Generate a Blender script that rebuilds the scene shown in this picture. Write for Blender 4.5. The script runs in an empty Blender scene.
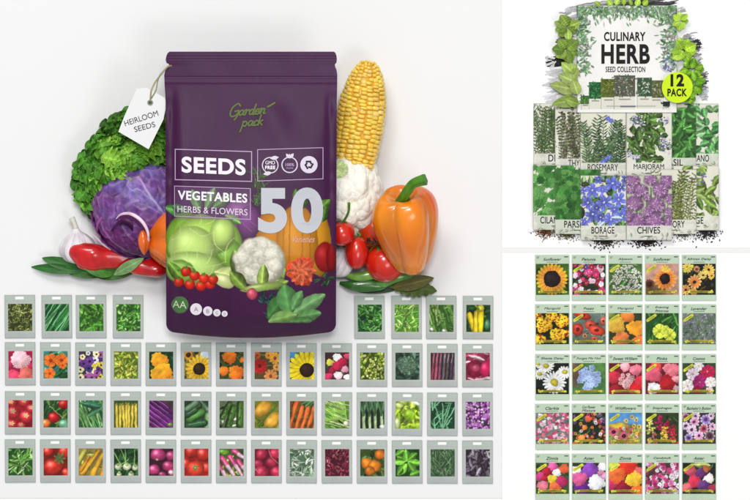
import bpy, math, random
import numpy as np
from mathutils import Vector, Matrix

# ------------------------------------------------------------------ camera, light, exposure
S = bpy.context.scene
COL = S.collection
CAMH = 4.0
cam_d = bpy.data.cameras.new("camera"); cam_d.sensor_width = 36.0
cam_d.lens = 36.0 * CAMH / 0.75; cam_d.clip_start = 0.05; cam_d.clip_end = 60
cam = bpy.data.objects.new("camera", cam_d); COL.objects.link(cam)
cam.location = (0, 0, CAMH); S.camera = cam

world = bpy.data.worlds.new("World"); S.world = world; world.use_nodes = True
bgn = world.node_tree.nodes["Background"]
bgn.inputs[0].default_value = (0.97, 0.985, 1.0, 1); bgn.inputs[1].default_value = 0.36

def area(name, loc, size, power, target=(0, 0, 0), col=(1, 1, 1)):
    l = bpy.data.lights.new(name, 'AREA'); l.shape = 'RECTANGLE'
    l.size, l.size_y = size; l.energy = power; l.color = col
    o = bpy.data.objects.new(name, l); COL.objects.link(o); o.location = loc
    d = Vector(target) - Vector(loc); o.rotation_euler = d.to_track_quat('-Z', 'Y').to_euler()
    return o
area("softbox_key", (-0.7, 1.9, 2.7), (1.1, 0.9), 40, col=(1, 0.985, 0.96))
area("softbox_fill", (1.2, -1.3, 3.2), (1.0, 1.0), 18)
area("softbox_overhead", (0.1, 0.85, 4.6), (0.9, 0.9), 92)
S.view_settings.view_transform = 'Standard'; S.view_settings.look = 'None'
S.view_settings.exposure = 0.08; S.view_settings.gamma = 1.0

# ------------------------------------------------------------------ helpers
INK = 0.86
def lin(c):
    c = np.clip(np.asarray(c, dtype=float) / 255.0, 0, 1)
    return np.where(c <= 0.04045, c / 12.92, ((c + 0.055) / 1.055) ** 2.4) * INK

def W(px, py, z=0.0):
    """photo pixel -> place on the table (1 px = 1 mm), for something z metres above it"""
    k = 1.0 - z / CAMH
    return np.array([(px - 375) * 0.001 * k, (250 - py) * 0.001 * k, z])

def fn(P, scale, seed=0, n=7):
    r = np.random.RandomState(seed); P = np.asarray(P) * scale; o = np.zeros(P.shape[0])
    for i in range(n):
        d = r.normal(size=P.shape[1]); d *= (0.6 + 0.9 * r.rand()) / np.linalg.norm(d)
        o += np.sin(P @ d * 6.283 + r.rand() * 6.283)
    return o / math.sqrt(n) * 0.8

class MB:
    def __init__(s): s.V = []; s.L = []; s.N = []; s.C = []; s.n = 0
    def add(s, v, f, c):
        v = np.asarray(v, float).reshape(-1, 3); c = np.asarray(c, float)
        if c.ndim == 1: c = np.tile(c, (len(v), 1))
        if isinstance(f, np.ndarray):
            s.L.append((f + s.n).ravel()); s.N.append(np.full(len(f), f.shape[1]))
        else:
            s.L.append(np.array([i for q in f for i in q], int) + s.n); s.N.append(np.array([len(q) for q in f], int))
        s.V.append(v); s.C.append(c); s.n += len(v)
    def mesh(s, name, origin, smooth=True):
        V = np.concatenate(s.V) - np.asarray(origin, float); L = np.concatenate(s.L); N = np.concatenate(s.N)
        C = np.concatenate(s.C); m = bpy.data.meshes.new(name)
        m.vertices.add(len(V)); m.vertices.foreach_set("co", V.astype(np.float32).ravel())
        m.loops.add(len(L)); m.loops.foreach_set("vertex_index", L.astype(np.int32))
        m.polygons.add(len(N)); st = np.concatenate([[0], np.cumsum(N)[:-1]])
        m.polygons.foreach_set("loop_start", st.astype(np.int32))
        m.polygons.foreach_set("use_smooth", np.full(len(N), smooth, dtype=bool))
        m.update(calc_edges=True); m.validate()
        a = m.color_attributes.new("Col", 'FLOAT_COLOR', 'POINT')
        cc = np.ones((len(V), 4), np.float32); cc[:, :3] = lin(C); a.data.foreach_set("color", cc.ravel())
        return m
    def build(s, name, mat, parent=None, origin=None, smooth=True, sub=None):
        o0 = np.array(parent.location) if parent is not None and origin is None else (np.zeros(3) if origin is None else np.asarray(origin))
        m = s.mesh(name, o0, smooth); m.materials.append(mat)
        o = bpy.data.objects.new(name, m); COL.objects.link(o)
        if parent is not None: o.parent = sub or parent
        else: o.location = o0
        return o

def tag(o, label=None, cat=None, group=None, kind=None):
    if label: o["label"] = label
    if cat: o["category"] = cat
    if group: o["group"] = group
    if kind: o["kind"] = kind
    return o
def root(name, loc, label, cat, group=None):
    o = bpy.data.objects.new(name, None); COL.objects.link(o); o.location = tuple(loc); o.empty_display_size = 0.01
    return tag(o, label, cat, group)

def material(name, rough=0.5, spec=0.3, coat=0.0, bump=0.0, bscale=300, var=0.0, vscale=60, sss=0.0, metal=0.0, ssc=(1, .4, .2)):
    m = bpy.data.materials.new(name); m.use_nodes = True; nt = m.node_tree; b = nt.nodes["Principled BSDF"]
    b.inputs["Roughness"].default_value = rough; b.inputs["Specular IOR Level"].default_value = spec
    b.inputs["Coat Weight"].default_value = coat; b.inputs["Coat Roughness"].default_value = 0.07
    b.inputs["Metallic"].default_value = metal
    at = nt.nodes.new("ShaderNodeAttribute"); at.attribute_name = "Col"; out = at.outputs["Color"]
    tc = nt.nodes.new("ShaderNodeTexCoord")
    if var:
        no = nt.nodes.new("ShaderNodeTexNoise"); no.inputs["Scale"].default_value = vscale; no.inputs["Detail"].default_value = 4
        nt.links.new(tc.outputs["Object"], no.inputs["Vector"])
        mr = nt.nodes.new("ShaderNodeMapRange"); mr.inputs["From Min"].default_value = 0.3; mr.inputs["From Max"].default_value = 0.7
        mr.inputs["To Min"].default_value = 1 - var; mr.inputs["To Max"].default_value = 1 + var
        nt.links.new(no.outputs["Fac"], mr.inputs["Value"])
        mu = nt.nodes.new("ShaderNodeVectorMath"); mu.operation = 'SCALE'
        nt.links.new(out, mu.inputs[0]); nt.links.new(mr.outputs["Result"], mu.inputs["Scale"]); out = mu.outputs["Vector"]
    nt.links.new(out, b.inputs["Base Color"])
    if bump:
        n2 = nt.nodes.new("ShaderNodeTexNoise"); n2.inputs["Scale"].default_value = bscale; n2.inputs["Detail"].default_value = 5
        nt.links.new(tc.outputs["Object"], n2.inputs["Vector"])
        bp = nt.nodes.new("ShaderNodeBump"); bp.inputs["Strength"].default_value = bump; bp.inputs["Distance"].default_value = 0.0006
        nt.links.new(n2.outputs["Fac"], bp.inputs["Height"]); nt.links.new(bp.outputs["Normal"], b.inputs["Normal"])
    if sss:
        b.inputs["Subsurface Weight"].default_value = sss; b.inputs["Subsurface Radius"].default_value = ssc
        b.inputs["Subsurface Scale"].default_value = 0.004
    return m
M = dict(
 table=material("table_paint", .8, .1, var=.012, vscale=2),
 paper=material("backdrop_paper", .85, .08, bump=.05, bscale=500),
 print=material("printed_film", .5, .09, var=.02, vscale=90),
 foil=material("pouch_film", .44, .15, bump=.06, bscale=900, var=.03, vscale=25),
 sleeve=material("matte_sleeve", .55, .15, bump=.05, bscale=700, var=.02, vscale=80),
 ink=material("lettering_ink", .5, .1),
 silver=material("silver_ink", .45, .3),
 leaf=material("leaf", .5, .3, bump=.35, bscale=500, var=.16, vscale=140),
 cabbage=material("cabbage_skin", .42, .35, bump=.3, bscale=260, var=.16, vscale=70),
 glossy=material("glossy_skin", .26, .5, coat=.45, bump=.12, bscale=160, var=.10, vscale=35, sss=.12),
 garlic=material("papery_skin", .5, .3, bump=.2, bscale=300, var=.04, vscale=80, sss=.15),
 curd=material("cauliflower_curd", .7, .2, bump=.5, bscale=900, var=.05, vscale=150, sss=.25),
 corn=material("corn_kernel", .28, .45, coat=.2, var=.08, vscale=60, sss=.2),
 stem=material("stem", .5, .3, bump=.3, bscale=400, var=.12, vscale=150),
 card=material("tag_card", .75, .15, bump=.15, bscale=600),
 twine=material("twine", .85, .1, bump=.6, bscale=900),
 seed=material("seed", .7, .2),
)

def gridf(nu, nv, cu=False, cv=False):
    a = np.arange(nu if cu else nu - 1); b = np.arange(nv if cv else nv - 1)
    A, B = np.meshgrid(a, b, indexing='ij'); A = A.ravel(); B = B.ravel(); A1 = (A + 1) % nu; B1 = (B + 1) % nv
    return np.stack([A * nv + B, A1 * nv + B, A1 * nv + B1, A * nv + B1], 1)

def spline(pts, n):
    P = np.asarray(pts, float)
    if len(P) == 2: return P[0] + (P[1] - P[0]) * np.linspace(0, 1, n)[:, None]
    Q = np.vstack([2 * P[0] - P[1], P, 2 * P[-1] - P[-2]]); t = np.linspace(0, len(P) - 1 - 1e-9, n); i = t.astype(int); f = (t - i)[:, None]
    a, b, c, d = Q[i], Q[i + 1], Q[i + 2], Q[i + 3]
    return 0.5 * (2 * b + (c - a) * f + (2 * a - 5 * b + 4 * c - d) * f ** 2 + (3 * b - a - 3 * c + d) * f ** 3)

def tube(mb, pts, radii, col, n=32, k=14, lump=None, flat=1.0, endcol=None):
    C = spline(pts, n); R = spline([[r] for r in radii], n)[:, 0]; R = np.maximum(R, 1e-5)
    T = np.gradient(C, axis=0); T /= np.linalg.norm(T, axis=1)[:, None] + 1e-12
    up = np.array([0, 0, 1.0]) if abs(T[0][2]) < .9 else np.array([0, 1.0, 0])
    a = np.linspace(0, 2 * np.pi, k, endpoint=False); V = np.zeros((n, k, 3)); N = up
    for i in range(n):
        N = N - T[i] * (N @ T[i]); N /= np.linalg.norm(N); B = np.cross(T[i], N)
        rr = R[i] * (1 + (lump(i / (n - 1), a) if lump else 0))
        V[i] = C[i] + np.outer(np.cos(a) * rr * flat, N) + np.outer(np.sin(a) * rr, B)
    V = V.reshape(-1, 3); f = gridf(n, k, cv=True); 
    c = np.tile(np.asarray(col, float), (len(V), 1))
    if endcol is not None:
        w = (np.repeat(np.linspace(0, 1, n), k) ** 2)[:, None]; c = c * (1 - w) + np.asarray(endcol, float) * w
    c = c * (1 + .08 * fn(V, 90, 3))[:, None]
    mb.add(V, f, c)
    mb.add(V[:k], [tuple(range(k))[::-1]], c[:k]); mb.add(V[-k:], [tuple(range(k))], c[-k:])

def frame(axis, ref=(0, 0, 1)):
    z = np.asarray(axis, float); z /= np.linalg.norm(z); x = np.cross(ref, z)
    if np.linalg.norm(x) < 1e-3: x = np.cross((0, 1, 0), z)
    x /= np.linalg.norm(x); return np.stack([x, np.cross(z, x), z], 1)

def lathe(mb, o, axis, prof, n=70, k=96, mod=None, colf=None, ref=(0, 0, 1)):
    """prof: (radius, height) points along axis; mod(t, ang)->radius factor, colf(P local, t, ang)->colour"""
    Pf = spline(prof, n); A = np.linspace(0, 2 * np.pi, k, endpoint=False)
    T, AA = np.meshgrid(np.linspace(0, 1, n), A, indexing='ij'); r = np.maximum(Pf[:, 0], 1e-5)[:, None] * np.ones((1, k))
    if mod: r = r * mod(T, AA)
    P = np.stack([r * np.cos(AA), r * np.sin(AA), np.tile(Pf[:, 1][:, None], (1, k))], -1).reshape(-1, 3)
    c = colf(P, T.ravel(), AA.ravel())
    mb.add(P @ frame(axis, ref).T + np.asarray(o), gridf(n, k, cv=True), c)

def leafsurf(mb, base, tip, width, col, up=(0, 0, 1), curl=0.1, fold=0.15, ripple=0.0, freq=6, nu=9, nv=22, shape=1.0, vein=1.25, seed=0, crinkle=0.0, blunt=False):
    base = np.asarray(base, float); tip = np.asarray(tip, float); L = np.linalg.norm(tip - base); d = (tip - base) / L
    up = np.asarray(up, float); up = up - d * (up @ d); up /= np.linalg.norm(up); side = np.cross(d, up)
    s, u = np.meshgrid(np.linspace(0, 1, nv), np.linspace(-1, 1, nu), indexing='ij'); s = s.ravel(); u = u.ravel()
    hw = width / 2 * np.maximum(np.sin(np.pi * np.clip(s, 0, 1) ** shape), 0.0) ** .8 + width * .02
    if blunt: hw = width / 2 * np.maximum(np.sin(np.pi * (.03 + s * .965) ** (shape * 1.25)), 0) ** .5 * (1 + .05 * np.sin(s * 17 + seed))
    rip = ripple * np.sin(s * freq * 6.283 + seed + np.sign(u) * 1.3) * np.abs(u) ** 1.5 * hw * 2
    hgt = curl * L * np.sin(np.pi * s) + fold * np.abs(u) * hw + rip
    if crinkle: hgt = hgt + crinkle * hw * np.sin(s * 34 + np.abs(u) * 9) * np.cos(u * 7 + seed) * (1 - .5 * np.abs(u))
    P = base + np.outer(s * L + 0.12 * rip, d) + np.outer(hw * u * (1 + .12 * np.sin(s * freq * 9 + seed) * (ripple > 0 and not blunt)), side) + np.outer(hgt, up)
    c = np.tile(np.asarray(col, float), (len(P), 1))
    mid = np.exp(-(u / .1) ** 2); sv = np.clip(np.cos((s * 1.0 - np.abs(u) * .22) * 6.283 * 6), 0, 1) ** 6 * .55
    c = c * (1 + (vein - 1) * np.maximum(mid, sv))[:, None] * (1 + .1 * fn(P, 70, seed))[:, None]
    mb.add(P, gridf(nv, nu), c)

# ---- writing: built-in font turned into mesh, fitted into a box given in mm (y down)
_tc = {}
def glyphs(txt, bold=0.0):
    if (txt, bold) in _tc: return _tc[(txt, bold)]
    cu = bpy.data.curves.new("t", 'FONT'); cu.body = txt; cu.offset = bold; cu.resolution_u = 7; cu.space_character = 1.0 + bold * 3
    o = bpy.data.objects.new("t", cu); COL.objects.link(o); bpy.context.view_layer.update()
    me = bpy.data.meshes.new_from_object(o.evaluated_get(bpy.context.evaluated_depsgraph_get()))
    v = np.array([x.co[:] for x in me.vertices]).reshape(-1, 3); f = [tuple(p.vertices) for p in me.polygons]
    bpy.data.objects.remove(o); bpy.data.curves.remove(cu); bpy.data.meshes.remove(me)
    lo = v.min(0); hi = v.max(0); v = v[:, :2] - lo[:2]; v /= (hi - lo)[:2]
    _tc[(txt, bold)] = (v, f); return v, f
def text(mb, txt, cx, cy, w, h, zf, col, bold=0.0, shear=0.0, rot=0.0, arc=0.0, slope=0.0):
    if bold and 'M' in txt:
        for q in (-1, 0, 1): text(mb, txt, cx + q * bold * h * .42, cy, w - bold * h * .8, h, (lambda a, b, q=q: (zf(a, b) if callable(zf) else np.full(len(a), zf)) + q * 3e-5), col, 0.0, shear, rot, arc, slope)
        return
    v, f = glyphs(txt, bold); x = (v[:, 0] - .5) * w + (v[:, 1] - .5) * shear * h; y = -(v[:, 1] - .5) * h + slope * x + arc * (x * x)
    c, s = math.cos(rot), math.sin(rot); X = cx + x * c + y * s; Y = cy - x * s + y * c
    z = zf(X, Y) if callable(zf) else np.full(len(X), zf); k = 1 - z / CAMH
    mb.add(np.stack([(X - 375) * .001 * k, (250 - Y) * .001 * k, z], 1), f, col)
def strip(mb, pts, w, zf, col, closed=False):
    P = np.asarray(pts, float)
    if closed: P = np.vstack([P, P[:1]])
    for q_, (a, b) in enumerate(zip(P[:-1], P[1:])):
        d = b - a; L = np.linalg.norm(d); d = d / L; nn = np.array([-d[1], d[0]]) * w / 2; n = max(2, int(L / 3) + 1)
        t = np.linspace(-w / 2 / L, 1 + w / 2 / L, n)[:, None]; C = a + (b - a) * t; Q = np.stack([C - nn, C + nn], 1).reshape(-1, 2)
        z = (zf(Q[:, 0], Q[:, 1]) if callable(zf) else np.full(len(Q), zf)) + q_ * 4e-6; k = 1 - z / CAMH
        mb.add(np.stack([(Q[:, 0] - 375) * .001 * k, (250 - Q[:, 1]) * .001 * k, z], 1), gridf(n, 2), col)
def disc(mb, cx, cy, r, zf, col, n=40, r0=0.0):
    a = np.linspace(0, 2 * np.pi, n, endpoint=False); rr = np.array([r0 if r0 else 1e-4, r]); A, R = np.meshgrid(a, rr, indexing='ij')
    X = cx + (R * np.cos(A)).ravel(); Y = cy + (R * np.sin(A)).ravel(); z = zf(X, Y) if callable(zf) else np.full(len(X), zf); k = 1 - z / CAMH
    mb.add(np.stack([(X - 375) * .001 * k, (250 - Y) * .001 * k, z], 1), gridf(n, 2, cu=True)[:, ::-1], col)

# ------------------------------------------------------------------ printed pictures, painted as ink colour on a fine mesh
class Cv:
    def __init__(s, X, Y, bg, seed=0, warp=0.0):
        s.PX = np.asarray(X, float).ravel(); s.PY = np.asarray(Y, float).ravel(); q = np.stack([s.PX, s.PY], 1); rj = np.random.RandomState(seed + 5)
        s.X = s.PX + warp * (fn(q, .09, seed) + .35 * fn(q, .25, seed + 1) + .2 * rj.randn(len(q))); s.Y = s.PY + warp * (fn(q, .09, seed + 2) + .35 * fn(q, .25, seed + 3) + .2 * rj.randn(len(q))); s.C = np.tile(np.array(bg, float), (len(s.X), 1))
        s.r = np.random.RandomState(seed); s.x0, s.x1, s.y0, s.y1 = s.PX.min(), s.PX.max(), s.PY.min(), s.PY.max()
        s.w = s.x1 - s.x0; s.h = s.y1 - s.y0
    def _m(s, cx, cy, R): return np.nonzero((np.abs(s.X - cx) < R) & (np.abs(s.Y - cy) < R))[0]
    def _b(s, m, a, c): a = np.clip(a, 0, 1)[:, None]; s.C[m] = s.C[m] * (1 - a) + np.clip(c, 0, 255) * a
    def jit(s, col, k=.12):
        return np.array(col, float) * (1 + k * s.r.randn() + .012 * s.r.randn(3))
    def ell(s, cx, cy, rx, ry, col, ang=0, sh=.5, hl=.3, soft=.4, al=1.0):
        m = s._m(cx, cy, max(rx, ry) + 1)
        if not len(m): return
        dx = s.X[m] - cx; dy = s.Y[m] - cy; ca, sa = math.cos(ang), math.sin(ang)
        u = (dx * ca + dy * sa) / rx; v = (-dx * sa + dy * ca) / ry; d = np.sqrt(u * u + v * v)
        a = ((1 - d) * min(rx, ry) / soft + .5).clip(0, 1) * al
        g = 1 - sh * (.75 * d ** 2.5 + .3 * (dx + dy) / (rx + ry)); R = min(rx, ry)
        k = hl * 200 * np.exp(-((u + .3) ** 2 + (v + .3) ** 2) * 9)
        s._b(m, a, np.array(col, float) * g[:, None] + k[:, None])
    def line(s, x0, y0, x1, y1, w0, w1, col, sh=.4, al=1.0, bend=0.0):
        L = math.hypot(x1 - x0, y1 - y0) + 1e-6; cx, cy = (x0 + x1) / 2, (y0 + y1) / 2; m = s._m(cx, cy, L / 2 + max(w0, w1) + 1 + abs(bend))
        if not len(m): return
        dx = s.X[m] - x0; dy = s.Y[m] - y0; ux, uy = (x1 - x0) / L, (y1 - y0) / L; t = (dx * ux + dy * uy) / L; q = -dx * uy + dy * ux
        q = q - bend * np.sin(np.pi * t.clip(0, 1)); hw = (w0 + (w1 - w0) * t.clip(0, 1)) / 2; e = np.maximum(0, np.maximum(-t, t - 1)) * L
        d = np.sqrt(q * q + e * e); a = ((hw - d) / .4 + .5).clip(0, 1) * al; g = 1 - sh * (d / hw) ** 2 - sh * .4 * q / hw
        s._b(m, a, np.array(col, float) * g[:, None])
    def leaf(s, x, y, L, Wd, ang, col, vein=1.3, sh=.35):
        cx = x + math.cos(ang) * L / 2; cy = y + math.sin(ang) * L / 2; m = s._m(cx, cy, L / 2 + Wd)
        if not len(m): return
        dx = s.X[m] - x; dy = s.Y[m] - y; ca, sa = math.cos(ang), math.sin(ang); t = (dx * ca + dy * sa) / L; q = -dx * sa + dy * ca
        hw = Wd / 2 * np.sin(np.pi * t.clip(0, 1)) ** .75; a = np.where((t > 0) & (t < 1), ((hw - np.abs(q)) / .4 + .5).clip(0, 1), 0)
        u = np.abs(q) / (hw + .01); g = 1 - sh * (q > 0) - sh * .6 * u ** 3 + (vein - 1) * np.exp(-(q / (.12 * Wd + .1)) ** 2) + .05 * np.cos(t * (18 + L % 7) - u * 4) * (Wd > 3)
        s._b(m, a, np.array(col, float) * g[:, None])
    def flower(s, x, y, r, n, col, cc=(60, 40, 10), cr=.25, ph=0.0, depth=.45, tip=None, sq=1.0):
        m = s._m(x, y, r + 1)
        if not len(m): return
        dx = s.X[m] - x; dy = (s.Y[m] - y) / sq; d = np.hypot(dx, dy) / r; th = np.arctan2(dy, dx) + ph; pet = np.abs(np.cos(th * n / 2)); e = (1 - depth) + depth * pet ** .6
        a = ((e - d) * r / .45 + .5).clip(0, 1); g = .72 + .33 * pet ** .5 + .12 * np.cos(th * n * 3); col = np.array(col, float)
        c = col * g[:, None]
        if tip is not None: w = (d[:, None] ** 2).clip(0, 1); c = c * (1 - w) + np.array(tip, float) * g[:, None] * w
        s._b(m, a, c)
        if cr: s.ell(x, y, r * cr, r * cr * sq, cc, sh=.5, hl=.08)
    def pom(s, x, y, r, col, rings=4, hi=1.25, cc=None, sq=.9):
        m = s._m(x, y, r + 1)
        if not len(m): return
        dx = s.X[m] - x; dy = (s.Y[m] - y) / sq; d = np.hypot(dx, dy) / r; th = np.arctan2(dy, dx)
        rg = s.r.rand(3); d = d * (1 + .10 * np.cos(th * 3 + rg[0] * 6) + .05 * np.cos(th * 7 + rg[1] * 6)); k = np.floor(d * rings); n = int(4 + 4 * rg[2]) + k * 4; pet = np.cos(th * n + k * 1.7 + rg[0] * 9); fr = d * rings - k; a = ((1 + .05 * np.cos(th * 13) - d) * r / .45 + .5).clip(0, 1)
        g = .76 + .16 * fr + .08 * pet + .12 * (1 - d) - .16 * (dx + dy) / r * .7; c = np.array(col, float) * (g * hi)[:, None]
        s._b(m, a, c)
        if cc is not None: s.ell(x, y, r * .28, r * .26, cc, sh=.4, hl=.0)
    def unwarp(s): s.X = s.PX; s.Y = s.PY
    def grain(s, k=6, sc=.5):
        P = np.stack([s.PX, s.PY], 1)
        if k >= 3: g = s.C.mean(1, keepdims=True); s.C = g + (s.C - g) * .92; s.C = s.C * (1 + .10 * fn(P, .05, int(s.C[0, 0]) + 3) + .07 * fn(P, .17, 8))[:, None]
        s.C = s.C * (1 + .02 * fn(P, .021, 5))[:, None] + s.r.randn(len(s.X), 1) * k; s.C = s.C.clip(0, 255)
    # --- families
    def rp(s): return s.x0 + s.r.rand() * s.w, s.y0 + s.r.rand() * s.h
    def leaves(s, cols, n, L, Wd, a0=0, da=6.28, vein=1.25):
        for i in range(n):
            x, y = s.rp(); a = a0 + (s.r.rand() - .5) * da; l = L * (.7 + .6 * s.r.rand())
            s.leaf(x - math.cos(a) * l / 2, y - math.sin(a) * l / 2, l, Wd * (.7 + .6 * s.r.rand()), a, s.jit(cols[s.r.randint(len(cols))], .16), vein)
    def blades(s, cols, n, L, w, a0, da=.3, bend=0):
        for i in range(n):
            x, y = s.rp(); a = a0 + (s.r.rand() - .5) * da
            s.line(x - math.cos(a) * L / 2, y - math.sin(a) * L / 2, x + math.cos(a) * L / 2, y + math.sin(a) * L / 2, w, w * .6, s.jit(cols[s.r.randint(len(cols))], .14), bend=bend * s.r.randn())
    def balls(s, pts, col, sh=.55, hl=.5, star=None):
        for (x, y, r) in pts:
            s.ell(s.x0 + x * s.w, s.y0 + y * s.h, r, r * .93, s.jit(col, .05), sh=sh, hl=hl)
            if star is not None: s.flower(s.x0 + x * s.w, s.y0 + y * s.h - r * .2, r * .4, 5, star, cr=0, depth=.8)
    def dots(s, cols, n, r0, r1, sh=.4, hl=.15):
        for i in range(n):
            x, y = s.rp(); r = r0 + (r1 - r0) * s.r.rand(); s.ell(x, y, r, r * .85, s.jit(cols[s.r.randint(len(cols))], .1), sh=sh, hl=hl, ang=s.r.rand() * 3)
    def P(s, x, y): return s.x0 + x * s.w, s.y0 + y * s.h

def regular(x0, y0, w, h, res):
    nx = int(round(w / res)) + 1; ny = int(round(h / res)) + 1
    X, Y = np.meshgrid(np.linspace(x0, x0 + w, nx), np.linspace(y0, y0 + h, ny), indexing='ij'); return X, Y, nx, ny
def sheet_mb(cv, nx, ny, z, sx=0.0, sy=0.0, side=0.0, skip=None):
    """flat printed sheet with its painted colours and a real edge"""
    mb = MB(); X = cv.PX + sx; Y = cv.PY + sy; P = np.stack([(X - 375) * .001, (250 - Y) * .001, np.full(len(X), z)], 1)
    f = gridf(nx, ny)[:, ::-1]
    if skip is not None:
        c = np.stack([cv.X[f].mean(1), cv.Y[f].mean(1)], 1); f = f[~skip(c[:, 0], c[:, 1])]
    mb.add(P, f, cv.C)
    if side:
        I = np.arange(nx * ny).reshape(nx, ny); loop = np.concatenate([I[:, 0], I[-1, 1:], I[-2::-1, -1], I[0, -2:0:-1]])
        A = P[loop]; B = A.copy(); B[:, 2] -= side; n = len(loop); q = np.arange(n); mb.add(np.vstack([A, B]), np.stack([q, (q + 1) % n, (q + 1) % n + n, q + n], 1), np.vstack([cv.C[loop]] * 2) * .97)
    return mb
# ------------------------------------------------------------------ the setting: a table top under white backdrop papers
def slab(name, x0, y0, x1, y1, z0, z1, col, mat, kind="structure"):
    mb = MB(); a = lambda x, y, z: ((x - 375) * .001, (250 - y) * .001, z); b = .0006 * 0
    v = [a(x0, y1, z0), a(x1, y1, z0), a(x1, y0, z0), a(x0, y0, z0), a(x0, y1, z1), a(x1, y1, z1), a(x1, y0, z1), a(x0, y0, z1)]
    mb.add(v, [(3, 2, 1, 0), (4, 5, 6, 7), (0, 1, 5, 4), (1, 2, 6, 5), (2, 3, 7, 6), (3, 0, 4, 7)], col)
    return tag(mb.build(name, mat, smooth=False), kind=kind)
LG = (241, 241, 241)
slab("table", -1500, -1200, 2300, 1700, -.04, -.0006, (240, 240, 239), M['table'])
slab("backdrop", -900, -900, 501.5, 498.2, -.0005, 0, LG, M['paper'])
slab("backdrop", 501.6, 248, 1700, 252.6, -.0005, -.0001, (241, 241, 240), M['paper'])
slab("backdrop", 502.0, -900, 1700, 247.9, -.0005, 0, (254, 254, 254), M['paper'])
slab("backdrop", 502.0, 252.7, 1700, 1300, -.0005, 0, (254, 255, 253), M['paper'])
slab("backdrop", -900, 498.6, 501.6, 1300, -.0005, 0, (252, 252, 252), M['paper'])

# ------------------------------------------------------------------ vegetables around the pouch
# -- lettuce
def lettuce():
    r = np.random.RandomState(4); mb = MB(); blobs = [(122, 168, 40, 34), (146, 150, 26, 30), (98, 176, 19, 24), (124, 138, 20, 16), (150, 126, 18, 22), (88, 190, 12, 16), (100, 198, 10, 16)]
    n = 0
    for (bx, by, rx, ry) in blobs:
        for i in range(int(rx * ry / 27)):
            a = r.rand() * 6.283; q = math.sqrt(r.rand()); x = bx + rx * q * math.cos(a) * .82; y = by + ry * q * math.sin(a) * .82
            z = .008 + .030 * (1 - q * q) * min(rx, ry) / 30 + .006 * r.rand(); out = math.atan2(y - 178, x - 138) + r.randn() * .5; L = 17 + 9 * r.rand()
            zt = z + .004 + .009 * r.rand(); base = W(x - math.cos(out) * L * .5, y - math.sin(out) * L * .5, z); tip = W(x + math.cos(out) * L * .5, y + math.sin(out) * L * .5, zt)
            m = r.rand(); dist = (x - 70) / 90.0; g = np.array([70, 128, 30]) * (1 - m) + np.array([150, 200, 72]) * m
            if x < 100: g = np.array([60, 120, 36]) * (1 - m) + np.array([110, 172, 56]) * m
            leafsurf(mb, base, tip, .018 + .010 * r.rand(), g, up=(r.randn() * .35, r.randn() * .35, 1), curl=.12 + .1 * r.rand(), fold=.25 * r.randn(), ripple=.24, freq=3 + 2 * r.rand(), nu=15, nv=34, shape=1.15, seed=n, crinkle=.30, blunt=True); n += 1
    for (x0, y0, x1, y1, w) in [(100, 190, 74, 176, 17), (104, 205, 88, 200, 14), (108, 180, 76, 168, 15), (112, 160, 101, 134, 17), (118, 150, 98, 145, 10), (125, 140, 119, 118, 12), (104, 210, 92, 214, 10), (112, 170, 88, 158, 13), (135, 130, 122, 110, 15), (128, 140, 112, 122, 13), (150, 118, 142, 100, 14), (155, 120, 160, 102, 14), (120, 152, 108, 134, 11), (140, 128, 138, 112, 12), (165, 125, 168, 104, 14)]:
        leafsurf(mb, W(x0, y0, .012), W(x1, y1, .012), w * .0013, (78, 138, 42), up=(r.randn() * .2, r.randn() * .2, 1), curl=.15, fold=.2, ripple=.24, freq=4, nu=15, nv=34, shape=1.15, seed=n, crinkle=.26, blunt=True); n += 1
    for (x0, y0, x1, y1, w, z) in [(112, 150, 100, 128, 20, .02), (122, 140, 112, 114, 20, .025), (134, 134, 126, 106, 18, .03), (100, 182, 70, 186, 20, .02), (98, 172, 72, 164, 17, .022), (106, 158, 86, 142, 18, .02), (152, 122, 150, 98, 18, .03), (100, 200, 82, 212, 16, .015), (118, 158, 104, 148, 22, .03), (140, 146, 128, 130, 22, .034), (156, 150, 160, 128, 20, .034)]:
        for q in range(3):
            a = (q - 1) * .5; dx, dy = x1 - x0, y1 - y0; tx = x0 + dx * math.cos(a) - dy * math.sin(a); ty = y0 + dx * math.sin(a) + dy * math.cos(a)
            leafsurf(mb, W(x0, y0, z), W(tx, ty, z + .004 * q), w * .00085, np.array((66, 118, 34)) * (.75 + .25 * q), up=(r.randn() * .2, r.randn() * .2, 1), curl=.2, fold=.15, ripple=.36, freq=4.5, nu=17, nv=44, shape=1.2, seed=n, crinkle=.2, blunt=True); n += 1
    tag(mb.build("lettuce", M['leaf'], origin=W(128, 165, 0)), "curly green lettuce with frilled leaves behind the red cabbage", "lettuce")
lettuce()

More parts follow.
